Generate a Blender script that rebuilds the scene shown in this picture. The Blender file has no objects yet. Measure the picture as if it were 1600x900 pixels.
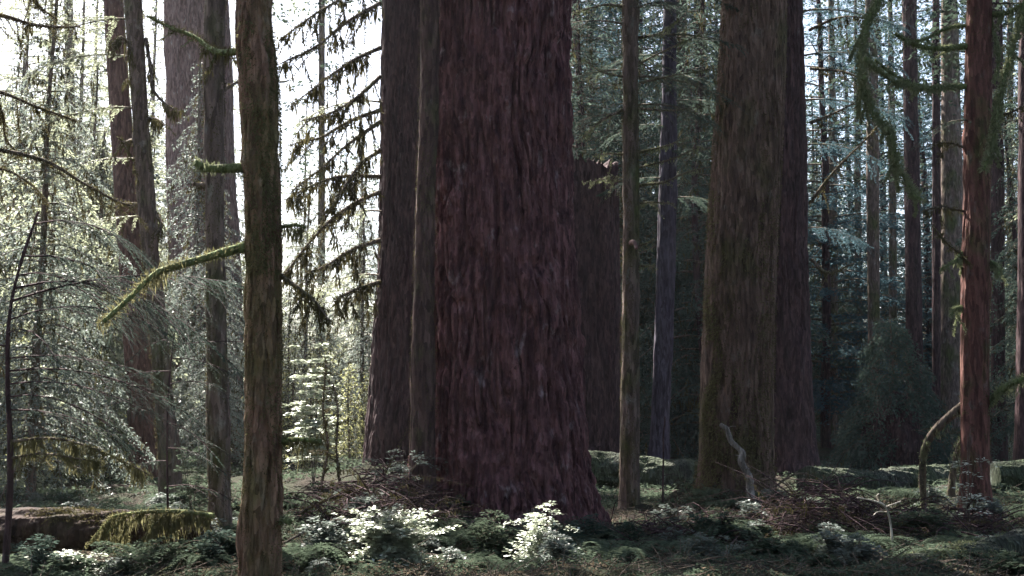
import bpy, math, random
import numpy as np
from mathutils import Vector
R = math.radians
SC = bpy.context.scene
COL = SC.collection
rng = np.random.default_rng(7)

# ------------------------------------------------------------------ camera
F = 1931.0            # focal length in pixels of the 1600 px wide photograph
HOR = 655.0           # row of the horizon
PITCH = math.atan((HOR - 450.0) / F)
CAMH = 1.6
cam_data = bpy.data.cameras.new('camera')
cam = bpy.data.objects.new('camera', cam_data); COL.objects.link(cam)
cam.location = (0, 0, CAMH)
cam.rotation_euler = (math.pi/2 + PITCH, 0, 0)
cam_data.sensor_width = 36.0
cam_data.lens = 36.0 * F / 1600.0
cam_data.clip_end = 3000
SC.camera = cam

# ------------------------------------------------------------------ light
SUN_EL, SUN_AZ = R(50), R(-31)          # azimuth measured from +Y (away from the camera) to the right
SUND = np.array([math.sin(SUN_AZ)*math.cos(SUN_EL), math.cos(SUN_AZ)*math.cos(SUN_EL), math.sin(SUN_EL)])
w = bpy.data.worlds.new('World'); SC.world = w; w.use_nodes = True
nt = w.node_tree
bg = nt.nodes['Background']
sky = nt.nodes.new('ShaderNodeTexSky'); sky.sky_type = 'NISHITA'; sky.sun_disc = False
sky.sun_elevation = SUN_EL; sky.sun_rotation = SUN_AZ
sky.air_density = 1.0; sky.dust_density = 3.0; sky.ozone_density = 1.0
nt.links.new(sky.outputs[0], bg.inputs[0]); bg.inputs[1].default_value = 0.05
sd = bpy.data.lights.new('sun', 'SUN'); sd.energy = 5.0; sd.angle = R(0.5); sd.color = (1.0, 0.95, 0.87)
so = bpy.data.objects.new('sun', sd); COL.objects.link(so)
so.rotation_euler = Vector(SUND.tolist()).to_track_quat('Z', 'Y').to_euler()
so.location = (20, 40, 60)
SC.view_settings.view_transform = 'Standard'; SC.view_settings.look = 'None'
SC.view_settings.gamma = 1.0; SC.view_settings.use_curve_mapping = False
SC.view_settings.exposure = 2.65
SC.render.engine = 'CYCLES'
SC.cycles.max_bounces = 6; SC.cycles.diffuse_bounces = 4; SC.cycles.transmission_bounces = 4
SC.cycles.glossy_bounces = 1; SC.cycles.volume_bounces = 0
SC.cycles.use_denoising = True
SC.cycles.sample_clamp_indirect = 4.0

# places where a gap in the canopy lets the sun through: (point, radius)
def px(x, y, D):
    u = (x - 800.0) / F; v = (450.0 - y) / F
    dy = math.cos(PITCH) - v*math.sin(PITCH); dz = math.sin(PITCH) + v*math.cos(PITCH)
    return np.array([u/dy*D, D, CAMH + dz/dy*D])
def mpp(D): return D / F / math.cos(PITCH) * 1.0       # metres per pixel at depth D (near enough)

# ------------------------------------------------------------------ noise
def _h(ix, iy, iz, seed):
    n = (ix*374761393 + iy*668265263 + iz*2147483647 + seed*974634777) & 0xffffffff
    n = ((n ^ (n >> 13)) * 1274126177) & 0xffffffff
    n = n ^ (n >> 16)
    n = (n * 2246822519) & 0xffffffff
    n = n ^ (n >> 15)
    return (n & 0xffffff) / float(0xffffff)
def vn(p, seed=0):
    p = np.asarray(p, float); i = np.floor(p).astype(np.int64); f = p - i; f = f*f*(3-2*f)
    x, y, z = i[..., 0], i[..., 1], i[..., 2]; a, b, c = f[..., 0], f[..., 1], f[..., 2]
    def L(u, v, t): return u + (v-u)*t
    return L(L(L(_h(x,y,z,seed), _h(x+1,y,z,seed), a), L(_h(x,y+1,z,seed), _h(x+1,y+1,z,seed), a), b),
             L(L(_h(x,y,z+1,seed), _h(x+1,y,z+1,seed), a), L(_h(x,y+1,z+1,seed), _h(x+1,y+1,z+1,seed), a), b), c)
def fbm(p, o=4, seed=0):
    s = 0; a = .5; t = 0
    for k in range(o):
        s = s + a*vn(np.asarray(p)*2**k, seed+k); t += a; a *= .5
    return s/t

def gz(x, y):
    x = np.asarray(x, float); y = np.asarray(y, float)
    p = np.stack([x*.35, y*.35, 0*x], -1)
    near = fbm(p, 4, 3) - .5
    heap = 0
    for bx, by, br, bh in ((-.9, 17.4, 1.3, .14), (3.75, 21.2, 1.1, .26), (-2.3, 29.6, 2., .3), (6.9, 30.8, 1.2, .3), (7.1, 18.8, .5, .14), (1.95, 20.5, .4, .1), (-3.5, 14.7, .4, .08), (4.6, 17.4, 1.5, .25), (-1.9, 16.4, 1.2, .2)):
        dd = np.hypot(x-bx, y-by)/br; heap = heap + bh*np.exp(-np.clip(dd-.6, 0, 9)**2*2)*(.35+1.3*fbm(p*5+3, 2, 66))
    return near*.55 + np.clip((y-26)/60, 0, 1)*.5 + heap

# ------------------------------------------------------------------ mesh builder
class Geo:
    def __init__(s): s.V = []; s.L = []; s.N = []; s.M = []; s.S = []; s.n = 0
    def add(s, V, Fc, m=0, smooth=True):
        V = np.asarray(V, float).reshape(-1, 3); Fc = np.asarray(Fc, np.int64)
        if len(V) == 0 or len(Fc) == 0: return
        s.V.append(V); s.L.append((Fc + s.n).ravel()); s.N.append(np.full(len(Fc), Fc.shape[1]))
        s.M.append(np.full(len(Fc), m)); s.S.append(np.full(len(Fc), smooth)); s.n += len(V)
    def build(s, name, mats, parent=None, origin=(0, 0, 0)):
        if not isinstance(mats, (list, tuple)): mats = [mats]
        me = bpy.data.meshes.new(name)
        V = np.concatenate(s.V) - np.asarray(origin, float)
        L = np.concatenate(s.L); N = np.concatenate(s.N)
        me.vertices.add(len(V)); me.vertices.foreach_set('co', V.ravel())
        me.loops.add(len(L)); me.loops.foreach_set('vertex_index', L)
        me.polygons.add(len(N)); st = np.concatenate([[0], np.cumsum(N)[:-1]])
        me.polygons.foreach_set('loop_start', st); me.polygons.foreach_set('loop_total', N)
        me.polygons.foreach_set('material_index', np.concatenate(s.M))
        me.polygons.foreach_set('use_smooth', np.concatenate(s.S))
        for m in mats: me.materials.append(m)
        me.update(calc_edges=True)
        o = bpy.data.objects.new(name, me); COL.objects.link(o)
        if parent: o.parent = parent
        return o

def unit(v): return v / np.maximum(np.linalg.norm(v, axis=-1, keepdims=True), 1e-9)

def blades(g, P, Dn, Sd, ln, wd, m=0, holes=False):
    """one pointed leaf (a four cornered blade) at every P"""
    P = P.reshape(-1, 3); Dn = unit(Dn.reshape(-1, 3)); Sd = Sd.reshape(-1, 3)
    Sd = unit(Sd - (Sd*Dn).sum(-1, keepdims=True)*Dn)
    n = len(P)
    if n == 0: return
    ln = np.broadcast_to(np.asarray(ln, float).reshape(-1, 1) if np.ndim(ln) else ln, (n, 1))
    wd = np.broadcast_to(np.asarray(wd, float).reshape(-1, 1) if np.ndim(wd) else wd, (n, 1))
    if holes:
        k = clear(P); P, Dn, Sd, ln, wd = P[k], Dn[k], Sd[k], ln[k], wd[k]; n = len(P)
        if n == 0: return
    mid = P + Dn*ln*.45
    V = np.stack([P, mid + Sd*wd*.5, P + Dn*ln, mid - Sd*wd*.5], 1).reshape(-1, 3)
    g.add(V, np.arange(4*n).reshape(n, 4), m, False)

def segs(g, A, B, ra, rb, m=0, k=3):
    """many straight tapered sticks"""
    A = A.reshape(-1, 3); B = B.reshape(-1, 3); n = len(A)
    if n == 0: return
    d = unit(B - A); up = np.where(np.abs(d[:, 2:3]) > .9, np.array([[1., 0, 0]]), np.array([[0, 0, 1.]]))
    u = unit(np.cross(d, up)); v = np.cross(d, u)
    ra = np.broadcast_to(ra, (n,)); rb = np.broadcast_to(rb, (n,))
    th = np.arange(k)*2*np.pi/k
    ring = u[:, None]*np.cos(th)[None, :, None] + v[:, None]*np.sin(th)[None, :, None]
    V = np.concatenate([A[:, None] + ring*ra[:, None, None], B[:, None] + ring*rb[:, None, None]], 1).reshape(-1, 3)
    b = (np.arange(n)*2*k)[:, None]; i = np.arange(k)[None]; j = (i+1) % k
    Fc = np.stack([b+i, b+j, b+k+j, b+k+i], -1).reshape(-1, 4)
    g.add(V, Fc, m)

def smooth_path(P, n):
    P = np.asarray(P, float); m = len(P)
    if m == 2: t = np.linspace(0, 1, n)[:, None]; return P[0]*(1-t) + P[1]*t
    Q = np.vstack([2*P[0]-P[1], P, 2*P[-1]-P[-2]]); out = []
    for t in np.linspace(0, m-1-1e-6, n):
        i = int(t); f = t - i; a, b, c, d = Q[i:i+4]
        out.append(.5*((2*b) + (-a+c)*f + (2*a-5*b+4*c-d)*f*f + (-a+3*b-3*c+d)*f**3))
    return np.array(out)

def tube(g, P, r, k=8, m=0, amp=0., fr=6., cap=True, seed=1):
    P = np.asarray(P, float); n = len(P); r = np.broadcast_to(np.asarray(r, float), (n,))
    T = unit(np.gradient(P, axis=0))
    u = np.cross(T[0], [0.3, .2, 1.]); u = u/np.linalg.norm(u); U = []
    for i in range(n):
        u = u - T[i]*np.dot(u, T[i]); u = u/max(np.linalg.norm(u), 1e-9); U.append(u)
    U = np.array(U); W = np.cross(T, U)
    th = np.arange(k)*2*np.pi/k
    ring = U[:, None]*np.cos(th)[None, :, None] + W[:, None]*np.sin(th)[None, :, None]
    V = P[:, None] + ring*r[:, None, None]
    if amp: V = V + ring*((fbm(V*fr, 3, seed)-.5)*2*amp)[..., None]
    V = V.reshape(-1, 3)
    i = np.arange(n-1)[:, None]*k; j = np.arange(k)[None]; jn = (j+1) % k
    g.add(V, np.stack([i+j, i+jn, i+k+jn, i+k+j], -1).reshape(-1, 4), m)
    if cap:
        for e, rv in ((0, True), (n-1, False)):
            c = np.vstack([V[e*k:(e+1)*k], P[e:e+1]]); q = np.arange(k)
            f = np.stack([q, (q+1) % k, np.full(k, k)], -1)
            g.add(c, f[:, ::-1] if rv else f, m)

TARGETS = []
def clear(P):
    k = np.ones(len(P), bool)
    for T, r in TARGETS:
        v = P - T; t = v @ SUND
        d = np.linalg.norm(v - t[:, None]*SUND, axis=1)
        k &= ~((t > 1.6) & (d < r))
    return k

# ------------------------------------------------------------------ materials
def newmat(name):
    m = bpy.data.materials.new(name); m.use_nodes = True
    t = m.node_tree; t.nodes.clear()
    out = t.nodes.new('ShaderNodeOutputMaterial')
    return m, t, out
def N(t, ty, **kw):
    n = t.nodes.new('ShaderNode'+ty)
    for k, v in kw.items(): setattr(n, k, v)
    return n
def ramp(t, src, stops):
    r = N(t, 'ValToRGB'); e = r.color_ramp.elements
    while len(e) < len(stops): e.new(.5)
    for q, (p, c) in zip(e, stops):
        q.position = p; q.color = (*c, 1) if len(c) == 3 else c
    t.links.new(src, r.inputs[0]); return r.outputs[0]
def noise(t, scale, detail=5, sc=(1, 1, 1), off=0, rough=.6):
    tc = N(t, 'TexCoord'); mp = N(t, 'Mapping'); mp.inputs['Scale'].default_value = sc
    mp.inputs['Location'].default_value = (off, off*1.7, off*.3)
    t.links.new(tc.outputs['Object'], mp.inputs[0])
    n = N(t, 'TexNoise'); n.inputs['Scale'].default_value = scale; n.inputs['Detail'].default_value = detail
    n.inputs['Roughness'].default_value = rough
    t.links.new(mp.outputs[0], n.inputs['Vector']); return n.outputs['Fac']
def mixc(t, fac, a, b):
    m = N(t, 'Mix', data_type='RGBA')
    if isinstance(fac, float): m.inputs[0].default_value = fac
    else: t.links.new(fac, m.inputs[0])
    for k, v in ((6, a), (7, b)):
        if isinstance(v, tuple): m.inputs[k].default_value = (*v, 1)
        else: t.links.new(v, m.inputs[k])
    return m.outputs[2]
def bark(name, a, b, lichen=(.2, .19, .18), lich=.62, moss=.7, mossc=(.055, .065, .022), sc=1., bump=.5, dist=.03):
    m, t, out = newmat(name)
    p = N(t, 'BsdfPrincipled'); p.inputs['Roughness'].default_value = .92
    p.inputs['Specular IOR Level'].default_value = .15
    n1 = noise(t, 9*sc, 6, (1, 1, .16)); n2 = noise(t, 5*sc, 5, (1, 1, .6), 3.1); n3 = noise(t, 1.3, 6, (1, 1, .5), 7.7, .65)
    n4 = noise(t, 40*sc, 4, (1, 1, .3), 1.3)
    c = mixc(t, ramp(t, n1, [(.35, (0,0,0)), (.65, (1,1,1))]), a, b)
    c = mixc(t, ramp(t, n2, [(lich, (0,0,0)), (lich+.12, (.7,.7,.7))]), c, lichen)
    if moss < 1: c = mixc(t, ramp(t, n3, [(moss-.1, (0,0,0)), (moss+.06, (.9,.9,.9))]), c, mossc)
    tc = N(t, 'TexCoord'); mp = N(t, 'Mapping'); mp.inputs['Scale'].default_value = (1, 1, .22); t.links.new(tc.outputs['Object'], mp.inputs[0])
    vo = N(t, 'TexVoronoi'); vo.inputs['Scale'].default_value = 26*sc; t.links.new(mp.outputs[0], vo.inputs['Vector'])
    vv = N(t, 'Math', operation='ADD'); se = N(t, 'SeparateColor'); t.links.new(vo.outputs['Color'], se.inputs[0]); t.links.new(se.outputs[0], vv.inputs[0])
    n5 = noise(t, 70*sc, 3, (1, 1, .5), 2.2, .7); t.links.new(n5, vv.inputs[1])
    mr = N(t, 'MapRange'); mr.inputs[1].default_value = .3; mr.inputs[2].default_value = 1.5; mr.inputs[3].default_value = .45; mr.inputs[4].default_value = 1.55
    t.links.new(vv.outputs[0], mr.inputs[0])
    vm = N(t, 'VectorMath', operation='SCALE'); t.links.new(c, vm.inputs[0]); t.links.new(mr.outputs[0], vm.inputs['Scale']); c = vm.outputs[0]
    t.links.new(c, p.inputs['Base Color'])
    ad0 = N(t, 'Math', operation='ADD'); t.links.new(vo.outputs['Distance'], ad0.inputs[1]); t.links.new(n1, ad0.inputs[0])
    ad = N(t, 'Math', operation='ADD'); t.links.new(ad0.outputs[0], ad.inputs[0])
    mu = N(t, 'Math', operation='MULTIPLY'); mu.inputs[1].default_value = .5; t.links.new(n4, mu.inputs[0]); t.links.new(mu.outputs[0], ad.inputs[1])
    bp = N(t, 'Bump'); bp.inputs['Strength'].default_value = bump; bp.inputs['Distance'].default_value = dist
    t.links.new(ad.outputs[0], bp.inputs['Height']); t.links.new(bp.outputs[0], p.inputs['Normal'])
    t.links.new(p.outputs[0], out.inputs[0]); return m
def leafm(name, a, b, tr=.45, gloss=.0, trc=None):
    m, t, out = newmat(name)
    g = N(t, 'NewGeometry'); n = noise(t, 1.1, 3)
    ad = N(t, 'Math', operation='ADD'); t.links.new(g.outputs['Random Per Island'], ad.inputs[0]); t.links.new(n, ad.inputs[1])
    c = ramp(t, ad.outputs[0], [(.0, a), (1., b)]) if False else mixc(t, ramp(t, ad.outputs[0], [(.25, (0,0,0)), (1., (1,1,1))]), a, b)
    d = N(t, 'BsdfDiffuse'); t.links.new(c, d.inputs[0])
    x = N(t, 'BsdfTranslucent')
    sc = mixc(t, .7, c, trc or b); t.links.new(sc, x.inputs[0])
    mx = N(t, 'MixShader'); mx.inputs[0].default_value = tr
    t.links.new(d.outputs[0], mx.inputs[1]); t.links.new(x.outputs[0], mx.inputs[2])
    last = mx.outputs[0]
    if gloss:
        gl = N(t, 'BsdfGlossy'); gl.inputs['Roughness'].default_value = .45
        m2 = N(t, 'MixShader'); m2.inputs[0].default_value = gloss
        t.links.new(last, m2.inputs[1]); t.links.new(gl.outputs[0], m2.inputs[2]); last = m2.outputs[0]
    t.links.new(last, out.inputs[0]); return m

M = {}
M['red'] = bark('red furrowed bark', (.045,.020,.023), (.155,.074,.074), (.25,.19,.195), .60, .80, bump=.9, dist=.04)
M['red2'] = bark('red brown bark', (.06,.032,.027), (.13,.072,.06), (.17,.15,.13), .64, .70)
M['mossb'] = bark('mossy bark', (.10,.055,.038), (.26,.155,.11), (.26,.23,.18), .58, .57, (.12,.10,.045), bump=1., dist=.05)
M['scaly'] = bark('brown scaly bark', (.065,.042,.034), (.15,.10,.078), (.16,.14,.12), .6, .62, (.07,.062,.03), bump=.8)
M['limb'] = bark('mossy limb', (.07,.075,.035), (.13,.14,.065), (.2,.21,.14), .6, .5, (.11,.14,.055), bump=.8)
M['grey'] = bark('grey brown bark', (.075,.055,.045), (.15,.11,.095), (.2,.19,.17), .58, .60)
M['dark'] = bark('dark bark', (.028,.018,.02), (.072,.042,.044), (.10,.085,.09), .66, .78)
M['snagwood'] = bark('grey weathered wood', (.12,.10,.085), (.26,.23,.20), (.32,.30,.27), .55, .75, bump=1.)
M['stem'] = bark('dull brown bark', (.045,.028,.026), (.10,.062,.055), (.14,.12,.11), .64, .66)
M['pale'] = bark('pale bark', (.10,.058,.052), (.19,.125,.115), (.24,.22,.21), .60, .8)
M['violet'] = bark('cool grey bark', (.035,.03,.04), (.07,.06,.082), (.12,.115,.135), .6, .8)
M['salmon'] = bark('reddish scaly bark', (.075,.034,.029), (.15,.07,.058), (.16,.13,.12), .60, .66)
M['wood'] = bark('dead wood', (.06,.045,.035), (.14,.11,.09), (.2,.19,.16), .6, .62)
M['bleach'] = bark('bleached wood', (.30,.26,.22), (.45,.41,.36), (.5,.48,.44), .6, 1.)
M['logmoss'] = bark('mossy log', (.028,.03,.024), (.06,.066,.05), (.12,.14,.125), .56, .5, (.05,.062,.036), bump=1., dist=.05)
M['logbrown'] = bark('rotting log', (.022,.014,.012), (.055,.035,.028), (.10,.08,.07), .62, .64, (.06,.062,.03))
M['leaf'] = leafm('hemlock needles', (.05,.065,.042), (.13,.15,.10), .5, .05, trc=(.42,.45,.30))
M['leafcool'] = leafm('cool green needles', (.04,.054,.047), (.092,.115,.102), .45, .04, trc=(.24,.28,.24))
M['leafshade'] = leafm('needles with painted shade', (.03,.045,.037), (.065,.09,.075), .35, trc=(.10,.14,.11))  # darker copy of the needles: shade of the dim wood painted in
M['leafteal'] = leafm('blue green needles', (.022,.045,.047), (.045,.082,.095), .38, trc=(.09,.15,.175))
M['leafglow'] = leafm('yellow green needles with painted glow', (.12,.14,.05), (.24,.26,.10), .55, .05, trc=(.5,.5,.22))  # warm glow of the sunlit gap put into the needle colour
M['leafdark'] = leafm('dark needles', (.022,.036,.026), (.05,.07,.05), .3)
M['leafsunlit'] = leafm('broad leaves with painted sunlight', (.20,.26,.15), (.40,.44,.32), .40, .22)  # leaf colour raised towards white to carry the look of full sun
M['moss'] = leafm('hanging moss', (.065,.06,.028), (.15,.14,.07), .45)
M['mossdark'] = leafm('brown hanging moss', (.035,.03,.018), (.085,.075,.035), .3)
M['mossgreen'] = leafm('green moss', (.09,.105,.05), (.19,.205,.115), .35)
M['litter'] = leafm('leaf litter', (.05,.04,.03), (.13,.10,.07), .2)
M['fern'] = leafm('fern', (.03,.045,.03), (.085,.11,.075), .4)

def ground_mat():
    m, t, out = newmat('forest floor')
    p = N(t, 'BsdfPrincipled'); p.inputs['Roughness'].default_value = .95; p.inputs['Specular IOR Level'].default_value = .1
    a = noise(t, .9, 8, off=2); b = noise(t, 7, 8, off=5, rough=.7); c = noise(t, 45, 4, off=9)
    col = mixc(t, ramp(t, b, [(.35, (0,0,0)), (.65, (1,1,1))]), (.022,.017,.013), (.065,.052,.04))
    col = mixc(t, ramp(t, a, [(.42, (0,0,0)), (.58, (1,1,1))]), col, (.045,.05,.03))
    t.links.new(col, p.inputs['Base Color'])
    ad = N(t, 'Math', operation='ADD'); t.links.new(b, ad.inputs[0]); t.links.new(c, ad.inputs[1])
    bp = N(t, 'Bump'); bp.inputs['Strength'].default_value = 1; bp.inputs['Distance'].default_value = .08
    t.links.new(ad.outputs[0], bp.inputs['Height']); t.links.new(bp.outputs[0], p.inputs['Normal'])
    t.links.new(p.outputs[0], out.inputs[0]); return m
M['ground'] = ground_mat()

# ------------------------------------------------------------------ things
def thing(name, label, cat, loc=(0, 0, 0), group=None):
    o = bpy.data.objects.new(name, None); COL.objects.link(o); o.location = [float(v) for v in loc]
    o.empty_display_size = .3
    o['label'] = label; o['category'] = cat
    if group: o['group'] = group
    return o
def tag(o, label, cat, group=None):
    o['label'] = label; o['category'] = cat
    if group: o['group'] = group
    return o
KIDS = {}
def dup(root, loc, rz, s, label, group):
    r = root.copy(); COL.objects.link(r); r.location = [float(v) for v in loc]
    r.rotation_euler = (0, 0, rz); r.scale = (s, s, s); r['label'] = label; r['group'] = group
    for ch in root.children:
        c = ch.copy(); COL.objects.link(c); c.parent = r
    return r

# ------------------------------------------------------------------ ground
def make_ground():
    def ax(lo, hi, fine0, fine1, st):
        a = np.arange(fine0, fine1, st); k = [a[0]]; s = st
        while k[-1] > lo: s *= 1.25; k.append(k[-1]-s)
        q = [a[-1]]; s = st
        while q[-1] < hi: s *= 1.25; q.append(q[-1]+s)
        return np.concatenate([k[::-1][:-1], a, q[1:]])
    xs = ax(-900, 900, -14, 14, .09); ys = ax(-400, 1500, 10, 34, .09)
    X, Y = np.meshgrid(xs, ys); Z = gz(X, Y)
    fine = (fbm(np.stack([X*2.2, Y*2.2, 0*X], -1), 4, 11) - .5)*.22
    ok = (X > -16) & (X < 16) & (Y > 8) & (Y < 40)
    Z = Z + np.where(ok, fine, 0) 
    g = Geo(); n, m = X.shape
    i = np.arange(n-1)[:, None]*m; j = np.arange(m-1)[None]
    g.add(np.stack([X, Y, Z], -1).reshape(-1, 3), np.stack([i+j, i+j+1, i+m+j+1, i+m+j], -1).reshape(-1, 4))
    o = g.build('ground', M['ground']); o['kind'] = 'structure'
make_ground()

# ------------------------------------------------------------------ trunks
def trunk_geo(g, prof, nang, zs, bk=.02, fr=8., flare=.5, fh=.6, lobes=5, seed=0, m=0, jag=0., knobs=0.):
    """prof: list of (z, cx, cy, r); zs: ring heights. Bark plates are real relief."""
    prof = np.array(prof); z = np.asarray(zs, float)
    o = np.argsort(prof[:, 0]); prof = prof[o]
    cx, cy, r = (np.interp(z, prof[:, 0], prof[:, k]) for k in (1, 2, 3))
    # smooth the profile a little
    th = np.arange(nang)*2*np.pi/nang
    z0 = prof[0, 0]
    Z, T = np.meshgrid(z, th, indexing='ij')
    RR = r[:, None]*np.ones_like(T)
    ct, st = np.cos(T), np.sin(T)
    lo = .5 + .5*fbm(np.stack([ct*lobes*.35+seed, st*lobes*.35, Z*.12], -1), 3, seed)*2 - .5
    RR = RR*(1 + flare*np.exp(-np.maximum(Z-z0, 0)/fh)*(.45+1.3*lo))
    RR = RR*(1 + .10*(fbm(np.stack([ct*1.2, st*1.2, Z*.35+seed], -1), 2, seed+5)-.5)*2)
    P = np.stack([ct*RR, st*RR, Z], -1)
    wv = (fbm(P*np.array([2., 2., .8]), 2, seed+20)-.5)[..., None]*np.array([.5, .5, 0])
    q = (P + wv*.8)*np.array([fr, fr, fr*.075])
    n = vn(q, seed+30); rid = 1 - np.abs(2*n-1)
    n2 = vn(q*2.3, seed+31); rid2 = 1 - np.abs(2*n2-1)
    cr = vn((P+wv)*np.array([fr*.7, fr*.7, fr*.8]), seed+33)
    d = -bk*(rid**5*1.3 + .45*rid2**4) + bk*.9*(cr-.5) + bk*.5*(fbm(P*fr*3, 2, seed+40)-.5)
    if knobs: d = d + knobs*np.clip(vn(P*np.array([3., 3., 2.2]), seed+50)-.72, 0, 1)*3
    RR = RR + d
    X = cx[:, None] + ct*RR; Y = cy[:, None] + st*RR
    if jag:
        top = fbm(np.stack([ct*3.5+9, st*3.5, 0*ct], -1), 3, seed+60); top2 = vn(np.stack([ct*14+9, st*14, 0*ct], -1), seed+61)
        Z = np.minimum(Z, z[-1] - jag*np.clip(top*.9+(1-np.abs(2*top2-1))*.55-.35, 0, 1))
    V = np.stack([X, Y, Z], -1).reshape(-1, 3)
    i = np.arange(len(z)-1)[:, None]*nang; j = np.arange(nang)[None]; jn = (j+1) % nang
    g.add(V, np.stack([i+j, i+jn, i+nang+jn, i+nang+j], -1).reshape(-1, 4), m)
    if jag:
        c = np.vstack([V[-nang:], [[cx[-1], cy[-1], z[-1]-jag*1.3]]]); q = np.arange(nang)
        g.add(c, np.stack([q, (q+1) % nang, np.full(nang, nang)], -1), m)

def pxprof(D, rows, H=None, zb=None):
    """profile of an upright trunk from its outline rows (y, xl, xr) at depth D"""
    out = []
    for y, xl, xr in rows:
        a = px((xl+xr)/2, y, D); out.append((a[2], a[0], D, (xr-xl)/2*mpp(D)))
    out.sort()
    if zb is None: zb = float(gz(out[0][1], D)) - .25
    if out[0][0] > zb: out.insert(0, (zb, out[0][1] + (out[0][1]-out[1][1])/(out[0][0]-out[1][0])*(zb-out[0][0])*.5, D, out[0][3]))
    if H:
        t = out[-1]; s = out[-2] if t[0]-out[-2][0] > 1 else out[0]
        sl = (t[1]-out[0][1])/(t[0]-out[0][0]); 
        out.append((H, t[1]+sl*(H-t[0])*.6, D, t[3]*.3))
    return out
def rings(z0, ztop, H, st):
    a = np.arange(z0, ztop, st); b = np.arange(ztop, H, max(.6, st*6)); return np.concatenate([a, b, [H]])

# ------------------------------------------------------------------ boughs of needles
UP = np.array([0, 0, 1.])
def bough(gl, start, az, L, rise=.1, droop=.5, ll=.06, lw=.02, tws=.09, lsp=.035, wid=.42, mw=1, ml=0, r0=None, holes=False, twigs=False, hang=.35, rg=rng, clump=0., jit=1.):
    n = max(5, int(L/.35)+3); t = np.linspace(0, 1, n)[:, None]
    h = np.array([math.cos(az), math.sin(az), 0.])
    bend = (rg.random()-.5)*.3
    P = start + h*L*t + np.array([-h[1], h[0], 0])*bend*L*t*t + UP*(rise*t - droop*t*t)*L
    r0 = r0 or .006 + .011*L
    if not holes: tube(gl, P, np.linspace(r0, .004, n), 4, mw, cap=False)
    nt_ = max(4, int(L/tws)); tt = np.linspace(.12, 1, nt_) + rg.normal(0, .01, nt_); tt = np.clip(tt, .05, 1)
    C = np.stack([np.interp(tt, t[:, 0], P[:, k]) for k in range(3)], 1)
    G = unit(np.stack([np.interp(tt, t[:, 0], np.gradient(P, axis=0)[:, k]) for k in range(3)], 1))
    side = np.where(np.arange(nt_) % 2, 1., -1.)[:, None]
    S = unit(np.cross(G, UP))*side
    tl = L*wid*(np.sin(np.pi*np.clip(tt*.85+.12, 0, 1))**.8)*(.55+.7*rg.random(nt_)) + .08
    if clump: tl = tl*np.where(vn(C*clump, 77) > .42, 1, .25)
    D0 = unit(G*.75 + S*(.75+.3*rg.random((nt_, 1))) + rg.normal(0, .1, (nt_, 3)))
    nl = max(3, int(np.mean(tl)/lsp)); u = (np.arange(nl)+.5)/nl
    Q = C[:, None] + D0[:, None]*tl[:, None, None]*u[None, :, None] - UP*(hang*tl[:, None, None]*(u**2)[None, :, None])
    if twigs:
        A = C; B = Q[:, -1]; mid = Q[:, nl//2]; segs(gl, A, mid, .004, .003, mw); segs(gl, mid, B, .003, .0015, mw)
    Dt = unit(D0[:, None] - UP*2*hang*u[None, :, None])
    for s in (-1, 1):
        sd_ = np.cross(Dt, UP)*s
        dl = unit(Dt*.75 + sd_*.8 + rg.normal(0, .28*jit, Q.shape) - UP*.12)
        nrm = UP + rg.normal(0, .45*jit, Q.shape)
        sz = (1-.55*u)[None, :]*np.ones((nt_, 1))*(.7+.6*rg.random((nt_, nl)))
        q = Q + rg.normal(0, ll*.25*jit, Q.shape)
        blades(gl, q, dl, np.cross(dl, nrm), (ll*sz).ravel(), (lw*sz**.5).ravel(), ml, holes)
    return P

def hang_moss(g, P, per, ln, wd, m=0, spread=.02, tuft=True, rg=rng):
    """moss strands hanging from a path, with a fuzz round it"""
    P = np.asarray(P); sl = np.linalg.norm(np.diff(P, axis=0), axis=1); tot = sl.sum()
    n = max(3, int(tot*per)); cs = np.concatenate([[0], np.cumsum(sl)])/tot
    t = rg.random(n); C = np.stack([np.interp(t, cs, P[:, k]) for k in range(3)], 1)
    C = C + rg.normal(0, spread, C.shape)
    cl = .15 + 3.2*np.clip(vn(C*4.2, 91)-.45, 0, 1)
    d = np.array([0, 0, -1.]) + rg.normal(0, .22, (n, 3)); s = rg.normal(0, 1, (n, 3))*np.array([1, 1, .1])
    blades(g, C, d, s, ln*cl*(.3+.9*rg.random(n)), wd*(.5+rg.random(n)), m)
    if tuft:
        n2 = n; t = rg.random(n2); C = np.stack([np.interp(t, cs, P[:, k]) for k in range(3)], 1)
        d = rg.normal(0, 1, (n2, 3)); blades(g, C + unit(d)*spread*.6, d, rg.normal(0, 1, (n2, 3)), spread*1.2+.03*rg.random(n2), wd*.8, m)

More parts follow.
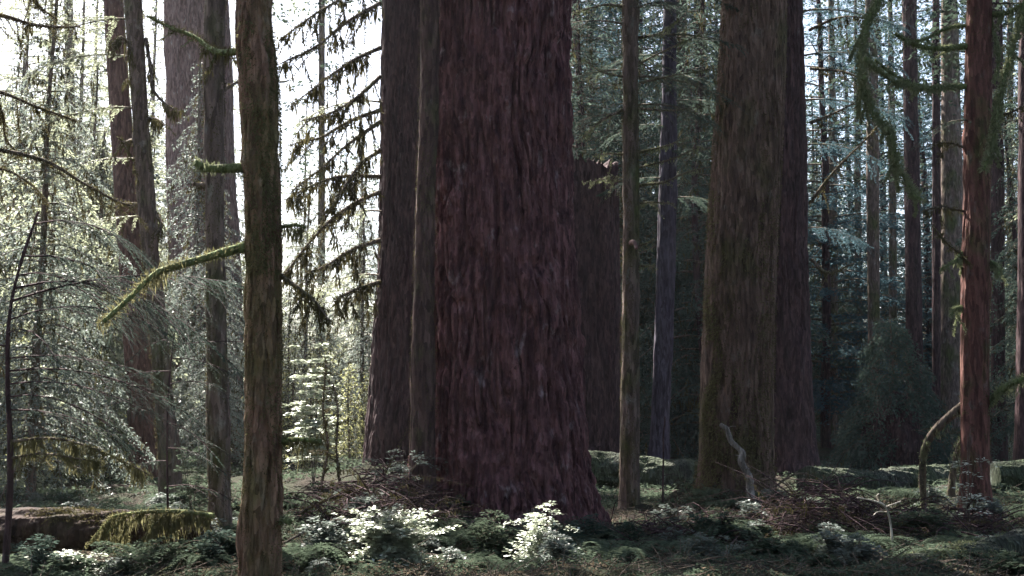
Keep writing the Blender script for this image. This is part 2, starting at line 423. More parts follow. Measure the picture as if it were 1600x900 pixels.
def limb(tree, origin, pts, D0, D1, r0, r1, mat, moss=None, mlen=.15, mper=120, twigs=0, tlen=.5, name='branch', k=8, mossw=.018, tdir=None, rg=rng):
    """a branch traced by pixels between depths D0 and D1, a child of its tree"""
    m = len(pts); P = np.array([px(x, y, D0 + (D1-D0)*i/(m-1)) for i, (x, y) in enumerate(pts)])
    n = max(8, m*5); P = smooth_path(P, n)
    P = P + (np.stack([fbm(P*2.3, 2, 4+k_)-.5 for k_ in range(3)], 1))*.05*np.linspace(0, 1, n)[:, None]
    g = Geo(); rr = r0 + (r1-r0)*np.linspace(0, 1, n)**.8
    tube(g, P, rr, k, 0, amp=r0*.25, fr=9)
    paths = [P]
    for q in range(twigs):
        t = .12 + .86*(q+rg.random())/twigs; i = min(int(t*(n-1)), n-2); A = P[i]
        T = unit(P[i+1]-P[i]); L = tlen*(.35+.9*rg.random())*(1.1-.5*t)
        sd_ = rg.normal(0, .5, 3)*np.array([1, 1, .3]); base = T*.6 + np.array([0, 0, -.55]) if tdir is None else np.array(tdir)
        d = unit(base + sd_); tw = np.array([A + d*L*s_ + UP*(-.25*L*s_*s_) for s_ in np.linspace(0, 1, 6)])
        tw += rg.normal(0, .012, tw.shape)*np.linspace(0, 1, 6)[:, None]
        tube(g, tw, np.linspace(max(.006, rr[i]*.35), .003, 6), 4, 0, cap=False); paths.append(tw)
    o = g.build(name, M[mat], tree, origin)
    if moss:
        g = Geo()
        for j, q in enumerate(paths):
            hang_moss(g, q, mper*(1 if j == 0 else .8), mlen*(1 if j == 0 else .6), mossw, 0, spread=(r0*.75 if j == 0 else .012), rg=rg)
        g.build('moss', M[moss], o)
        o.children[0].location = (0, 0, 0)
        me = o.children[0].data; me.transform(__import__('mathutils').Matrix.Translation((-origin[0], -origin[1], -origin[2])))
    return P

def crown_high(tree, origin, cx, cy, z0, z1, rad, nb, seed, ll=.3, lw=.16, dens=1.0):
    """the crown high above: boughs of coarse sprays round the upper trunk"""
    rg = np.random.default_rng(seed); g = Geo()
    for i in range(nb):
        t = (i+rg.random())/nb; z = z0 + (z1-z0)*t; L = rad*(1-.75*t)*(.75+.5*rg.random())
        bough(g, np.array([cx, cy, z]), i*2.399+rg.normal(0, .2), L, .12, .35, ll, lw, .30/dens, .24, .40, holes=True, rg=rg)
    if g.n: g.build('crown', [M['leafdark'], M['wood']], tree, origin)

def hero(name, label, D, rows, H, mat, bk, fr, st, nang, flare=.35, fh=.5, lobes=5, seed=1, crown=None, cat='tree', jag=0, knobs=0, ztop=None, group=None):
    prof = pxprof(D, rows, H)
    z0 = prof[0][0]; base = (prof[0][1], D, z0+.25)
    t = thing(name, label, cat, base, group)
    g = Geo(); zt = ztop or (px(0, -20, D)[2]+.2)
    Hh = H or prof[-1][0]
    zs = rings(z0, min(zt, Hh), Hh, st) if H else np.linspace(z0, Hh, int((Hh-z0)/st))
    trunk_geo(g, prof, nang, zs, bk, fr, flare, fh, lobes, seed, jag=jag, knobs=knobs)
    g.build('trunk', M[mat], t, base)
    if crown:
        zc, rad, nb = crown; top = prof[-1]
        crown_high(t, base, np.interp(zc, [p[0] for p in prof], [p[1] for p in prof]), D, zc, H-.5, rad, nb, seed+100)
    return t, base

# sun gaps in the canopy
for x, y, D, r in ((615, 860, 13.4, .85), (848, 850, 13.9, .65), (1375, 784, 14.5, .6), (1440, 745, 21, .15), (1515, 720, 16., .5),
                   (500, 600, 33, 3.), (200, 700, 22, 1.6), (60, 560, 26, 2.6), (100, 300, 34, 4.), (450, 300, 29, 2.5), (180, 560, 38, 3.5), (40, 680, 22, 1.8), (350, 60, 40, 2.), (225, 340, 31, .5), (1325, 872, 14.6, .1), (120, 850, 14.5, .35), (240, 805, 14.2, .3),
                   (340, 640, 22, .5), (90, 750, 20, .9), (1216, 480, 21.2, .35), (930, 880, 13.4, .25)):
    TARGETS.append((px(x, y, D), r))


# ================================================================== the big trees
gt, gb = hero('giant_tree', 'enormous reddish conifer trunk with deeply furrowed bark in the middle of the photo', 18.4,
    [(-20,664,893),(150,660,896),(300,657,898),(450,652,906),(600,648,914),(700,644,924),(770,640,938),(835,630,958),(860,622,972)], 44, 'red', .072, 8.6, .026, 640,
    flare=.10, fh=.3, lobes=9, seed=3, crown=(13, 7, 60))
st_, sb = hero('slender_tree', 'slender grey brown trunk pressed against the left flank of the giant trunk', 17.2,
    [(-20,656,688),(150,655,687),(300,650,681),(450,644,680),(600,640,682),(700,638,682),(800,636,684)], 24, 'stem', .016, 11, .04, 110,
    flare=.3, fh=.3, seed=5, crown=(11, 3, 26))
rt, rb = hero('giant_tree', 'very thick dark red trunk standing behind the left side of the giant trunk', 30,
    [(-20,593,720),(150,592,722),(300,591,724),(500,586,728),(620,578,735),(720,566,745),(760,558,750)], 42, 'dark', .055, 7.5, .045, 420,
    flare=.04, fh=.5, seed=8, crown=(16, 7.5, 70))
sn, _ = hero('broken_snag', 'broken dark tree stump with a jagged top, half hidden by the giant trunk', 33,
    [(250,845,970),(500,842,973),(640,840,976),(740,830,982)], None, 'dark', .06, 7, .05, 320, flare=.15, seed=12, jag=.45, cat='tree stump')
mt_, mb = hero('mossy_tree', 'front mossy trunk closest to the camera, green moss on its upper half', 11.9,
    [(-20,368,428),(60,369,431),(130,374,437),(250,379,439),(400,381,441),(560,382,442),(700,379,440),(800,376,440),(900,374,438)], 26, 'mossb', .022, 11, .018, 220,
    flare=.12, fh=.3, seed=14, crown=(10, 3.4, 34), knobs=.05)
lt1, l1b = hero('slim_tree', 'slim brown trunk directly left of the front mossy trunk', 14.8,
    [(-20,319,353),(200,318,351),(330,320,350),(450,322,353),(560,323,355),(660,323,360),(760,326,360),(865,328,362)], 25, 'grey', .012, 9, .035, 110,
    flare=.15, fh=.25, seed=15, crown=(11, 3, 26), knobs=.05)
lt2, l2b = hero('leaning_tree', 'dark slim trunk leaning left, front one of the crossing pair', 25,
    [(-20,190,221),(100,200,228),(200,207,233),(300,213,243),(400,222,250),(500,232,260),(600,240,268),(700,248,281),(770,250,285)], 27, 'grey', .015, 8, .05, 110,
    flare=.15, seed=16, crown=(13, 4, 36), knobs=.05)
lt3, l3b = hero('leaning_tree', 'dark reddish trunk just behind the front leaning trunk at left', 33,
    [(-20,160,192),(120,168,200),(250,176,212),(400,186,222),(550,194,236),(700,202,246),(745,202,250)], 30, 'red2', .02, 7, .07, 110,
    flare=.15, seed=17, crown=(15, 4, 30))
lt4, l4b = hero('pale_giant_tree', 'wide pale distant trunk with red bark patch, hazy behind the slim left trunks', 47,
    [(-20,258,356),(200,260,366),(400,262,374),(560,268,378),(640,272,380),(712,266,388)], 40, 'pale', .05, 4.5, .1, 260,
    flare=.15, seed=18, crown=(19, 6, 40))
ct, cb = hero('slim_tree', 'straight slim trunk with bare side twigs just right of the giant trunk', 20.6,
    [(-20,971,999),(150,972,998),(300,972,998),(450,972,999),(600,970,999),(700,969,999),(800,967,999)], 27, 'grey', .012, 9, .05, 100,
    flare=.2, fh=.25, seed=19, crown=(12, 4, 40), knobs=.04)
c2, c2b = hero('slim_tree', 'bluish grey trunk leaning slightly right, far behind the slim trunk with twigs', 32,
    [(-20,1036,1058),(200,1032,1058),(400,1026,1056),(550,1021,1051),(660,1017,1046),(715,1014,1048)], 32, 'violet', .02, 7, .1, 90, seed=20, crown=(16, 4, 36), knobs=.06)
c3, _ = hero('slim_tree', 'dark far trunk right behind the bluish grey leaning trunk', 50,
    [(150,1044,1078),(400,1046,1078),(600,1048,1078),(705,1044,1082)], 30, 'dark', .02, 7, .12, 90, seed=21, crown=(17, 4, 30))
bt, bb = hero('large_tree', 'large brown trunk with smooth scaly bark and thin edge light, right of centre', 21.4,
    [(-20,1127,1231),(80,1121,1229),(200,1113,1225),(350,1105,1217),(500,1099,1212),(650,1093,1208),(740,1089,1208),(800,1082,1214)], 36, 'scaly', .026, 10, .03, 360,
    flare=.08, fh=.3, seed=22, crown=(14, 6, 60))
b2, _ = hero('dark_tree', 'dark reddish furrowed trunk directly behind the right edge of the large brown trunk', 31,
    [(-20,1192,1256),(200,1192,1259),(400,1192,1264),(560,1192,1269),(680,1190,1272),(755,1184,1282)], 34, 'dark', .045, 8, .045, 260,
    flare=.15, seed=23, crown=(15, 5.5, 50))
r1, r1b = hero('red_tree', 'reddish trunk with mossy curved branches near the right edge', 18.9,
    [(-20,1510,1550),(150,1507,1549),(300,1506,1548),(450,1504,1546),(600,1502,1544),(740,1502,1545),(822,1496,1550)], 28, 'salmon', .012, 9, .04, 130,
    flare=.25, fh=.3, seed=24, crown=(12, 4.5, 44), knobs=.04)
far = [  # D, rows, material, label
 (50, [(-20,1352,1370),(300,1354,1374),(540,1356,1374),(700,1355,1374)], 'grey', 'thin dark trunk above the left half of the bushy mound'),
 (44, [(-20,1409,1430),(300,1413,1438),(520,1416,1441),(700,1416,1444)], 'dark', 'dark straight trunk rising behind the top right of the bushy mound'),
 (49, [(300,1470,1505),(500,1467,1506),(660,1464,1508),(700,1462,1510)], 'grey', 'wide grey trunk left of and far behind the reddish trunk'),
 (46, [(-20,1456,1468),(300,1457,1470),(600,1456,1470),(690,1454,1470)], 'dark', 'narrow trunk pressed against the wide grey far trunk'),
 (41, [(-20,1545,1566),(300,1548,1569),(520,1549,1570),(720,1548,1574)], 'dark', 'dark knobbly trunk just right of the reddish trunk'),
 (36, [(-20,1592,1622),(300,1591,1622),(600,1588,1620),(740,1584,1624)], 'dark', 'dark trunk cut by the right edge of the photo'),
 (60, [(250,1294,1308),(500,1294,1309),(690,1292,1309)], 'grey', 'thin pale distant trunk right of the dark furrowed trunk'),
 (66, [(200,1334,1345),(500,1336,1347),(690,1336,1348)], 'grey', 'very thin distant trunk between two thin trunks left of the mound'),
 (62, [(200,1388,1400),(500,1389,1402),(690,1390,1404)], 'grey', 'very thin distant trunk seen just above the mound top'),
 (58, [(-20,1574,1583),(500,1573,1584),(700,1572,1586)], 'grey', 'thin distant trunk in the bright gap by the right edge'),
 (55, [(-20,100,114),(300,104,120),(690,108,126)], 'grey', 'dim thin trunk lost in the foliage of the upper left'),
 (60, [(-20,498,508),(300,497,508),(690,494,508)], 'grey', 'thin faint trunk in the white gap left of the thick red trunks'),
]
for k, (D, rows, mat, lab) in enumerate(far):
    hero('far_tree', lab, D, rows, 26 + (k*37 % 7), mat, .015, 7, .12, 60, flare=.15, seed=40+k, crown=(13.5, 3.2, 26), group='thin trunks in the background')

# live needle boughs on the nearer trunks
def live(t, base, D, lst, mat, seed, ll=.055, lw=.018):
    r_ = np.random.default_rng(seed)
    for x, y, az, L, dr in lst:
        g = Geo(); S = px(x, y, D)
        bough(g, S, R(az), L, .15, dr, ll, lw, .07, .026, .6, twigs=True, hang=.4, jit=.5, clump=2., rg=r_)
        g.build('bough', [M[mat], M['wood']], t, base)
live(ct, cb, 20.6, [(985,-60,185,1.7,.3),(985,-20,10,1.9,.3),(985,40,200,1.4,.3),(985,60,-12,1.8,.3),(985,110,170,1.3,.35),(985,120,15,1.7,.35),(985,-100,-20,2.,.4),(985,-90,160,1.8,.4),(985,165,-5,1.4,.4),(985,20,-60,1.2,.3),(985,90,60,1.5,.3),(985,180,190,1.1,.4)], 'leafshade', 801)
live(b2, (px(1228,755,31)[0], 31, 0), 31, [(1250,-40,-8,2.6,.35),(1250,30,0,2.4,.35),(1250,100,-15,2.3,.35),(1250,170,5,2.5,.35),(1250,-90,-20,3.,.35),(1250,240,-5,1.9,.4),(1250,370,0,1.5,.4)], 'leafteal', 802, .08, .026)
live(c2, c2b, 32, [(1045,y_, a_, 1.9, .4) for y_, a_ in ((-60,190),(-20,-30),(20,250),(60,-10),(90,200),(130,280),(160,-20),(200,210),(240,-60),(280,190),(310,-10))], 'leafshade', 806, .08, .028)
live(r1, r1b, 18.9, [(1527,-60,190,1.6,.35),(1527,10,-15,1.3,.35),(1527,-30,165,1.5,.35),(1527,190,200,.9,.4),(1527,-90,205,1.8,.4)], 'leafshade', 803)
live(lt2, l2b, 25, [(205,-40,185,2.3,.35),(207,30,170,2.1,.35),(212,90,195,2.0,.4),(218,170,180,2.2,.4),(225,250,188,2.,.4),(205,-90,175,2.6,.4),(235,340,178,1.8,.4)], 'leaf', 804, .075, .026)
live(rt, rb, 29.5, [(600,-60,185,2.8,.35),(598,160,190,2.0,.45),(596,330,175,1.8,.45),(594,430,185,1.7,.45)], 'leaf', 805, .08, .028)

# tufts of moss and loose bark on the trunks
def fuzz(t, base, D, rows, y0, y1, n, ln, mat, seed, side=None, H=None):
    r_ = np.random.default_rng(seed); prof = np.array(pxprof(D, rows, H)); za, zb = px(800, y1, D)[2], px(800, y0, D)[2]
    z = za + (zb-za)*r_.random(n); th = r_.random(n)*6.283
    if side is not None: th = side + r_.normal(0, .9, n)
    k = vn(np.stack([np.cos(th)*2, np.sin(th)*2, z*1.6], -1), seed) > .42; z, th = z[k], th[k]; n = len(z)
    cx, cy, r = (np.interp(z, prof[:, 0], prof[:, q]) for q in (1, 2, 3)); nr = np.stack([np.cos(th), np.sin(th), 0*th], -1)
    P = np.stack([cx, cy, z], -1) + nr*(r*.97)[:, None]; d = nr*.6 + r_.normal(0, .5, (n, 3)) - UP*.9
    g = Geo(); blades(g, P, d, np.cross(d, nr) + r_.normal(0, .3, (n, 3)), ln*(.4+r_.random(n)), ln*.3, 0); g.build('moss', M[mat], t, base)
ROW = lambda l, r_, l2, r2: [(-20, l, r_), (900, l2, r2)]
MT = [(-20,368,428),(60,369,431),(130,374,437),(250,379,439),(400,381,441),(560,382,442),(700,379,440),(900,374,438)]
fuzz(mt_, mb, 11.9, MT, 40, 430, 7500, .04, 'moss', 501, -.6)
fuzz(mt_, mb, 11.9, MT, 400, 900, 3000, .035, 'moss', 511, -.5)
fuzz(mt_, mb, 11.9, MT, -20, 900, 9000, .03, 'mossdark', 502)
BT = [(-20,1127,1231),(80,1121,1229),(200,1113,1225),(350,1105,1217),(500,1099,1212),(650,1093,1208),(800,1082,1214)]
fuzz(bt, bb, 21.4, BT, -20, 800, 26000, .05, 'mossdark', 503)
fuzz(bt, bb, 21.4, BT, 300, 800, 12000, .06, 'moss', 504, -2.6)
fuzz(lt1, l1b, 14.8, [(-20,319,353),(200,318,351),(330,320,350),(450,322,353),(560,323,355),(660,323,360),(760,326,360),(865,328,362)], -20, 860, 7000, .035, 'mossdark', 505)
fuzz(ct, cb, 20.6, [(-20,971,999),(600,970,999),(800,967,999)], -20, 800, 7000, .04, 'mossdark', 506)
fuzz(r1, r1b, 18.9, [(-20,1510,1550),(300,1506,1548),(600,1502,1544),(822,1496,1550)], -20, 800, 7000, .035, 'mossdark', 507)
fuzz(lt2, l2b, 25, [(-20,190,221),(200,207,233),(400,222,250),(600,240,268),(770,250,285)], -20, 760, 6000, .06, 'mossdark', 508)
fuzz(st_, sb, 17.2, [(-20,656,688),(300,650,681),(600,640,682),(800,636,684)], -20, 800, 5000, .035, 'mossdark', 509)

# ------------------------------------------------------------------ branches traced from the photo
# bare drooping boughs of the rear thick trunk
for pts in ([(594,5),(545,33),(490,75),(437,100)], [(600,-40),(530,0),(480,30),(437,64)], [(594,75),(550,95),(515,120),(455,165)],
            [(594,172),(545,190),(500,215),(455,226)], [(594,190),(545,225),(505,260),(455,300)], [(594,276),(540,275),(500,285),(445,312)],
            [(594,300),(550,320),(510,350),(470,395),(445,428)], [(594,375),(550,390),(510,415),(478,428)], [(594,235),(560,260),(530,305),(505,345)],
            [(594,120),(560,150),(520,175),(470,190)], [(594,440),(555,452),(520,470)]):
    limb(rt, rb, pts, 29.4, 27.5, .055, .014, 'wood', 'mossdark', .42, 80, twigs=17, tlen=1.05, mossw=.035)
# front mossy trunk
limb(mt_, mb, [(384,262),(350,263),(322,262),(306,254)], 11.9, 11.7, .050, .034, 'limb', 'mossgreen', .07, 500, mossw=.01)
limb(mt_, mb, [(384,386),(345,396),(300,410),(245,428),(200,466),(160,502)], 11.9, 11.2, .055, .018, 'limb', 'moss', .16, 420, mossw=.011)
limb(mt_, mb, [(374,80),(345,82),(325,74),(305,58),(265,42),(228,24)], 11.9, 12.6, .042, .014, 'limb', 'mossdark', .12, 250, twigs=5, tlen=.3, mossw=.012)
limb(mt_, mb, [(438,430),(462,446),(490,470),(515,505)], 11.9, 11.5, .022, .008, 'wood', 'mossdark', .20, 240, twigs=9, tlen=.35, mossw=.012)
limb(mt_, mb, [(438,355),(460,352),(476,356)], 11.9, 11.8, .02, .012, 'limb', 'moss', .36, 500, mossw=.012)
limb(mt_, mb, [(438,690),(470,686),(500,690)], 11.9, 11.7, .03, .022, 'limb', 'moss', .42, 380, mossw=.013)
limb(mt_, mb, [(436,815),(444,813),(452,818)], 11.9, 11.75, .04, .03, 'limb', 'mossgreen', .09, 500, mossw=.01, name='stub')
limb(mt_, mb, [(438,128),(446,127),(452,124)], 11.9, 11.8, .012, .006, 'wood', None, name='stub')
limb(lt1, l1b, [(322,290),(308,288),(302,284)], 14.8, 14.7, .04, .02, 'wood', 'mossdark', .1, 200, name='stub')
limb(lt1, l1b, [(350,140),(364,132),(372,128)], 14.8, 14.9, .025, .015, 'wood', 'mossdark', .1, 200, name='stub')
for pts in ([(228,60),(236,110),(240,140),(262,165),(290,180)], [(232,185),(245,186),(258,196)], [(222,130),(195,60),(170,72)], [(205,220),(192,222),(186,214)],
            [(242,330),(252,352),(236,372)], [(214,320),(196,318),(178,325)]):
    limb(lt2, l2b, pts, 25, 24.3, .045, .012, 'wood', 'mossdark', .3, 80, twigs=5, tlen=.6, mossw=.03)
# twigs of the slim trunk right of the giant
for pts, a in (([(973,10),(940,8),(893,20)], .03), ([(973,172),(940,188),(902,222)], .035), ([(973,241),(950,240),(930,241)], .018), ([(973,283),(945,281),(912,286)], .018),
            ([(973,278),(955,276),(940,281)], .012), ([(998,290),(1040,284),(1065,272),(1098,262)], .03), ([(998,238),(1040,228),(1075,214)], .026), ([(998,262),(1045,250),(1080,236),(1096,228)], .02),
            ([(998,318),(1020,316),(1052,317)], .022), ([(998,384),(1010,380),(1022,374)], .018), ([(998,100),(1040,78),(1098,52)], .02), ([(998,130),(1050,118),(1110,108)], .02),
            ([(998,415),(1012,416),(1022,412)], .018), ([(973,120),(940,112),(910,92)], .02), ([(998,60),(1030,52),(1060,30)], .02), ([(998,170),(1050,172),(1100,166)], .02)):
    limb(ct, cb, pts, 20.6, 20.2, a, .008, 'wood', 'mossgreen', .07, 90, twigs=4, tlen=.3, mossw=.02, k=6)
limb(ct, cb, [(985,380),(990,378),(994,388)], 20.4, 20.2, .04, .03, 'pale', None, name='knot')
# mossy curved branches of the red trunk
for pts, a, ml in (([(1508,72),(1470,76),(1430,70),(1400,54)], .055, .12), ([(1508,135),(1450,137),(1405,122),(1368,94)], .045, .14), ([(1548,22),(1575,20),(1604,2)], .06, .12),
               ([(1508,40),(1480,44),(1440,62),(1415,66)], .03, .12), ([(1503,480),(1490,482),(1486,492)], .03, .1), ([(1546,410),(1560,415),(1562,428)], .04, .1),
               ([(1546,30),(1560,80),(1556,130)], .03, .2), ([(1503,395),(1490,408),(1470,420)], .03, .1), ([(1546,630),(1570,606),(1612,588)], .085, .10)):
    limb(r1, r1b, pts, 18.9, 18.4, a, a*.4, 'limb', 'mossgreen', ml, 300, twigs=3, tlen=.35, mossw=.018)
for pts in ([(1508,400),(1480,380),(1455,350)], [(1506,230),(1480,222),(1450,226)], [(1548,180),(1580,176),(1610,160)], [(1506,330),(1470,322),(1440,330)]):
    limb(r1, r1b, pts, 18.9, 18.6, .022, .008, 'wood', 'mossdark', .15, 120, twigs=4, tlen=.4)
# dead twigs of the dark furrowed trunk and its neighbours
for pts in ([(1262,205),(1300,190),(1340,170)], [(1262,330),(1300,280),(1350,230),(1372,205)], [(1262,120),(1310,125),(1350,140)], [(1264,420),(1290,440),(1330,425)], [(1260,60),(1310,40),(1370,46)]):
    limb(b2, (px(1228,755,31)[0], 31, 0), pts, 31, 29.5, .045, .012, 'wood', 'mossdark', .22, 50, twigs=6, tlen=.7, mossw=.04)

# long crooked moss covered limbs that hang down beside the reddish trunk
limb(r1, r1b, [(1520,-420),(1470,-330),(1400,-200),(1384,-90),(1376,-10),(1354,38),(1345,95),(1352,145),(1366,182),(1388,205),(1402,255),(1425,300),(1440,312)], 18.9, 16.4,   .068, .022, 'limb', 'mossgreen', .075, 700, twigs=16, tlen=.45, mossw=.02, name='hanging_limb')
for pts, a in (([(1352,92),(1375,112),(1400,128),(1440,137),(1500,134)], .035), ([(1350,120),(1343,150),(1342,180)], .025), ([(1385,200),(1395,250),(1404,300)], .03)):
    limb(r1, r1b, pts, 16.9, 18.3, a, a*.5, 'limb', 'mossgreen', .08, 500, twigs=2, tlen=.3, mossw=.018, name='side_limb')
limb(r1, r1b, [(1535,-420),(1580,-330),(1620,-200),(1625,-90),(1606,-10),(1590,50),(1572,112),(1560,165),(1550,225),(1538,265)], 18.9, 17.4, .06, .022, 'limb', 'mossgreen', .075, 600, twigs=14, tlen=.45, mossw=.02, name='hanging_limb')

# a tree standing just outside the left edge whose mossy boughs enter the picture
ot = thing('mossy_tree', 'hidden trunk beyond the left edge sending long bare mossy boughs into the upper left', 'tree', (px(-70, 860, 15)[0], 15, 0))
ob = np.array(ot.location); g = Geo()
trunk_geo(g, [(-.3, ob[0], 15, .28), (24, ob[0], 15, .1)], 60, rings(-.3, 7.5, 24, .08), .015, 8, .2, .4, 5, 71); g.build('trunk', M['mossb'], ot, ob)
crown_high(ot, ob, ob[0], 15, 10, 23.5, 3.2, 30, 172)
for pts, a in (([(-60,20),(0,24),(60,40),(125,42)], .045), ([(-60,130),(0,144),(60,168),(122,190)], .03), ([(-60,228),(0,235),(70,251),(130,286),(180,312),(212,322)], .035),
               ([(-60,280),(0,264),(50,290),(75,320)], .018), ([(-60,60),(0,165),(8,215),(30,240)], .02), ([(-60,-60),(40,-20),(62,10),(90,30)], .02)):
    limb(ot, ob, pts, 15, 16.2, a, .010, 'wood', 'mossdark', .16, 170, twigs=7, tlen=.5, mossw=.016)

# ------------------------------------------------------------------ saplings with soft needle sprays
def sapling(label, D, line, boughs, mat='leaf', r=.05, ll=.034, lw=.010, group=None):
    P = np.array([px(x, y, D) for x, y in line]); base = P[0].copy(); base[2] = float(gz(base[0], base[1]))
    P[0] = base - UP*.1
    t = thing('hemlock_sapling', label, 'sapling', base, group)
    g = Geo(); Q = smooth_path(P, 24); tube(g, Q, np.linspace(r, r*.3, 24), 8, 0, amp=r*.15); g.build('trunk', M['dark'], t, base)
    g = Geo()
    for (x, y, az, L, rise, droop) in boughs:
        S = px(x, y, D); i = np.argmin(np.abs(Q[:, 2]-S[2])); S[:2] = Q[i, :2]
        L *= .75+.5*rng.random(); bough(g, S, R(az)+rng.normal(0, .25), L, rise+rng.normal(0, .08), droop+rng.normal(0, .12), ll, lw, .05, .015, .58, twigs=True, r0=.004+.004*L, hang=.35, clump=2.5, jit=.35)
    g.build('crown', [M[mat], M['dark']], t, base); return t, base
sp, spb = sapling('thin dark sapling at the left edge with long soft hemlock sprays', 13, [(6,900),(14,800),(16,700),(12,600),(14,500),(30,420),(60,330)],
    [(20,580,-4,2.3,.25,.22),(18,560,12,1.9,.2,.25),(16,600,-20,1.6,.15,.3),(30,500,0,2.1,.42,.5),(14,640,8,1.2,.05,.3),(14,620,-35,1.3,.1,.35),(40,450,5,1.9,.25,.5),(20,540,160,1,.2,.3),
     (50,400,10,1.5,.3,.5),(14,520,-50,1.3,.3,.5),(60,350,-5,1.5,.3,.5),(40,430,40,1.6,.3,.5),(25,470,25,2.0,.3,.35)], 'leafshade', .04)
for pts in ([(16,690),(90,685),(170,710),(240,745)], [(16,716),(70,708),(120,716),(165,722)]):
    limb(sp, spb, pts, 13, 12.6, .018, .006, 'wood', 'moss', .18, 340, twigs=10, tlen=.3, mossw=.010)
sapling('soft blue green hemlock sprays crossing the slim trunk left of the mossy trunk', 14.2, [(268,880),(262,780),(262,640),(270,540),(280,480)],
    [(268,560,5,.75,.1,.3),(266,580,175,.85,.1,.35),(266,600,-30,.8,.1,.3),(270,540,30,.9,.1,.3),(262,620,200,.8,0,.3),(262,760,10,.7,.05,.4),(262,720,-160,.7,.05,.4),(262,700,0,.7,.1,.5),(270,530,140,.8,.1,.3),
     (264,660,-10,.7,.0,.5)], 'leafshade', .016, .03, .009)

# ------------------------------------------------------------------ background trees
def proto(name, label, cat, h, r, z0, rad, nb, ll, lw, seed, mats, group, droop=.45, dead=0, tws=.17, lsp=.075, moss=0, hang=.35, clump=1.6, pw=.75):
    rg = np.random.default_rng(seed)
    t = thing(name, label, cat, (0, 0, 0), group)
    g = Geo(); n = 30; zz = np.linspace(-.3, h, n)
    wob = np.stack([(fbm(np.stack([zz*.15, zz*0+seed, zz*0+k], -1), 2, seed)-.5)*.5 for k in (1, 5)], 1)
    A = np.column_stack([wob[:, 0], wob[:, 1], zz]); tube(g, A, r*(1-.85*np.clip(zz/h, 0, 1))+.01, 12, 0, amp=r*.15, fr=3)
    for i in range(dead):
        z = .8 + (z0+2)*rg.random(); az = rg.random()*6.28; L = .4+1.3*rg.random(); h_ = np.array([math.cos(az), math.sin(az), 0])
        s = np.array([0, 0, z]); tube(g, np.array([s, s+h_*L*.5+UP*.06, s+h_*L-UP*.25*L]), [.025, .018, .008], 4, 0, cap=False)
    g.build('trunk', M[mats[1]], t)
    g = Geo(); gm = Geo()
    for i in range(nb):
        q = (i+rg.random())/nb; z = z0 + (h-z0-.2)*q; L = max(.35, rad*(1-q)**pw*(.6+.7*rg.random()))
        P = bough(g, np.array([0, 0, z]), i*2.399+rg.normal(0, .3), L, .15+.15*q, droop, ll, lw, tws, lsp, .42, rg=rg, clump=clump, hang=hang)
        if moss: hang_moss(gm, P, moss, .36, .05, 0, .02, False, rg)
    if moss: gm.build('moss', M['mossdark'], t)
    g.build('crown', [M[mats[0]], M['wood']], t); return t
GB = 'background conifers'
P1 = proto('young_hemlock', 'x', 'tree', 10.5, .13, .6, 3.4, 110, .21, .085, 201, ('leaf', 'grey'), GB, .5, moss=14)
P2 = proto('young_hemlock', 'x', 'tree', 8, .10, .3, 2.8, 90, .19, .075, 202, ('leafcool', 'grey'), GB, .5, moss=14)
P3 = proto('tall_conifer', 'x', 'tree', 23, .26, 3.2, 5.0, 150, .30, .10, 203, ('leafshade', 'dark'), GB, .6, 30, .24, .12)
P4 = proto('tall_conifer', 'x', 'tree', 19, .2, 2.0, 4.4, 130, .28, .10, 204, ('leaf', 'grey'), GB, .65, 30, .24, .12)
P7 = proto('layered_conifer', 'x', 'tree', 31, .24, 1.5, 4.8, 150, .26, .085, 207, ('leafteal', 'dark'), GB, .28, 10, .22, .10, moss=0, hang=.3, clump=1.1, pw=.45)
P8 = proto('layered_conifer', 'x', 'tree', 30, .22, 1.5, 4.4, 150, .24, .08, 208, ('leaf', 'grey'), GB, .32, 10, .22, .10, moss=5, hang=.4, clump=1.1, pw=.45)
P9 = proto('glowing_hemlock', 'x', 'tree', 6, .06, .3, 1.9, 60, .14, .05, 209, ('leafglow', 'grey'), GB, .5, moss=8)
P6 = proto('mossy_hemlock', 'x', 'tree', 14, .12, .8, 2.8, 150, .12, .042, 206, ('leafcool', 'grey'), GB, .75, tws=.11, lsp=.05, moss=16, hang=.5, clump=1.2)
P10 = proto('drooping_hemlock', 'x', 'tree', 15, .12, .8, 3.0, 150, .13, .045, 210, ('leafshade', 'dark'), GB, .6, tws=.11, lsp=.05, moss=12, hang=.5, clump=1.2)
P5 = proto('low_bush', 'x', 'bush', 2.6, .05, .1, 1.9, 40, .12, .05, 205, ('leafdark', 'wood'), GB, .3)
rg = random.Random(5)
def place(P, x, D, s, label, group):
    X = (x-800)/F*D
    if P.get('used'): o = dup(P, (X, D, gz(X, D)), rg.random()*6.28, s, label, group)
    else:
        o = P; o.location = (X, D, float(gz(X, D))); o.scale = (s, s, s); o.rotation_euler = (0, 0, rg.random()*6.28); o['label'] = label; o['group'] = group; P['used'] = 1
PL = []
L_a = 'young hemlock with drooping grey green foliage in the bright wood left of the giant trunk'
L_b = 'tall conifer of the pale sunlit wood left of the giant trunk'
L_c = 'tall conifer of the dim wood between the giant trunk and the large brown trunk'
L_d = 'tall conifer of the dim blue green wood right of the dark furrowed trunk'
L_e = 'young hemlock growing in the dim wood right of the dark furrowed trunk'
L_f = 'dark low bush closing the forest floor in the distance'
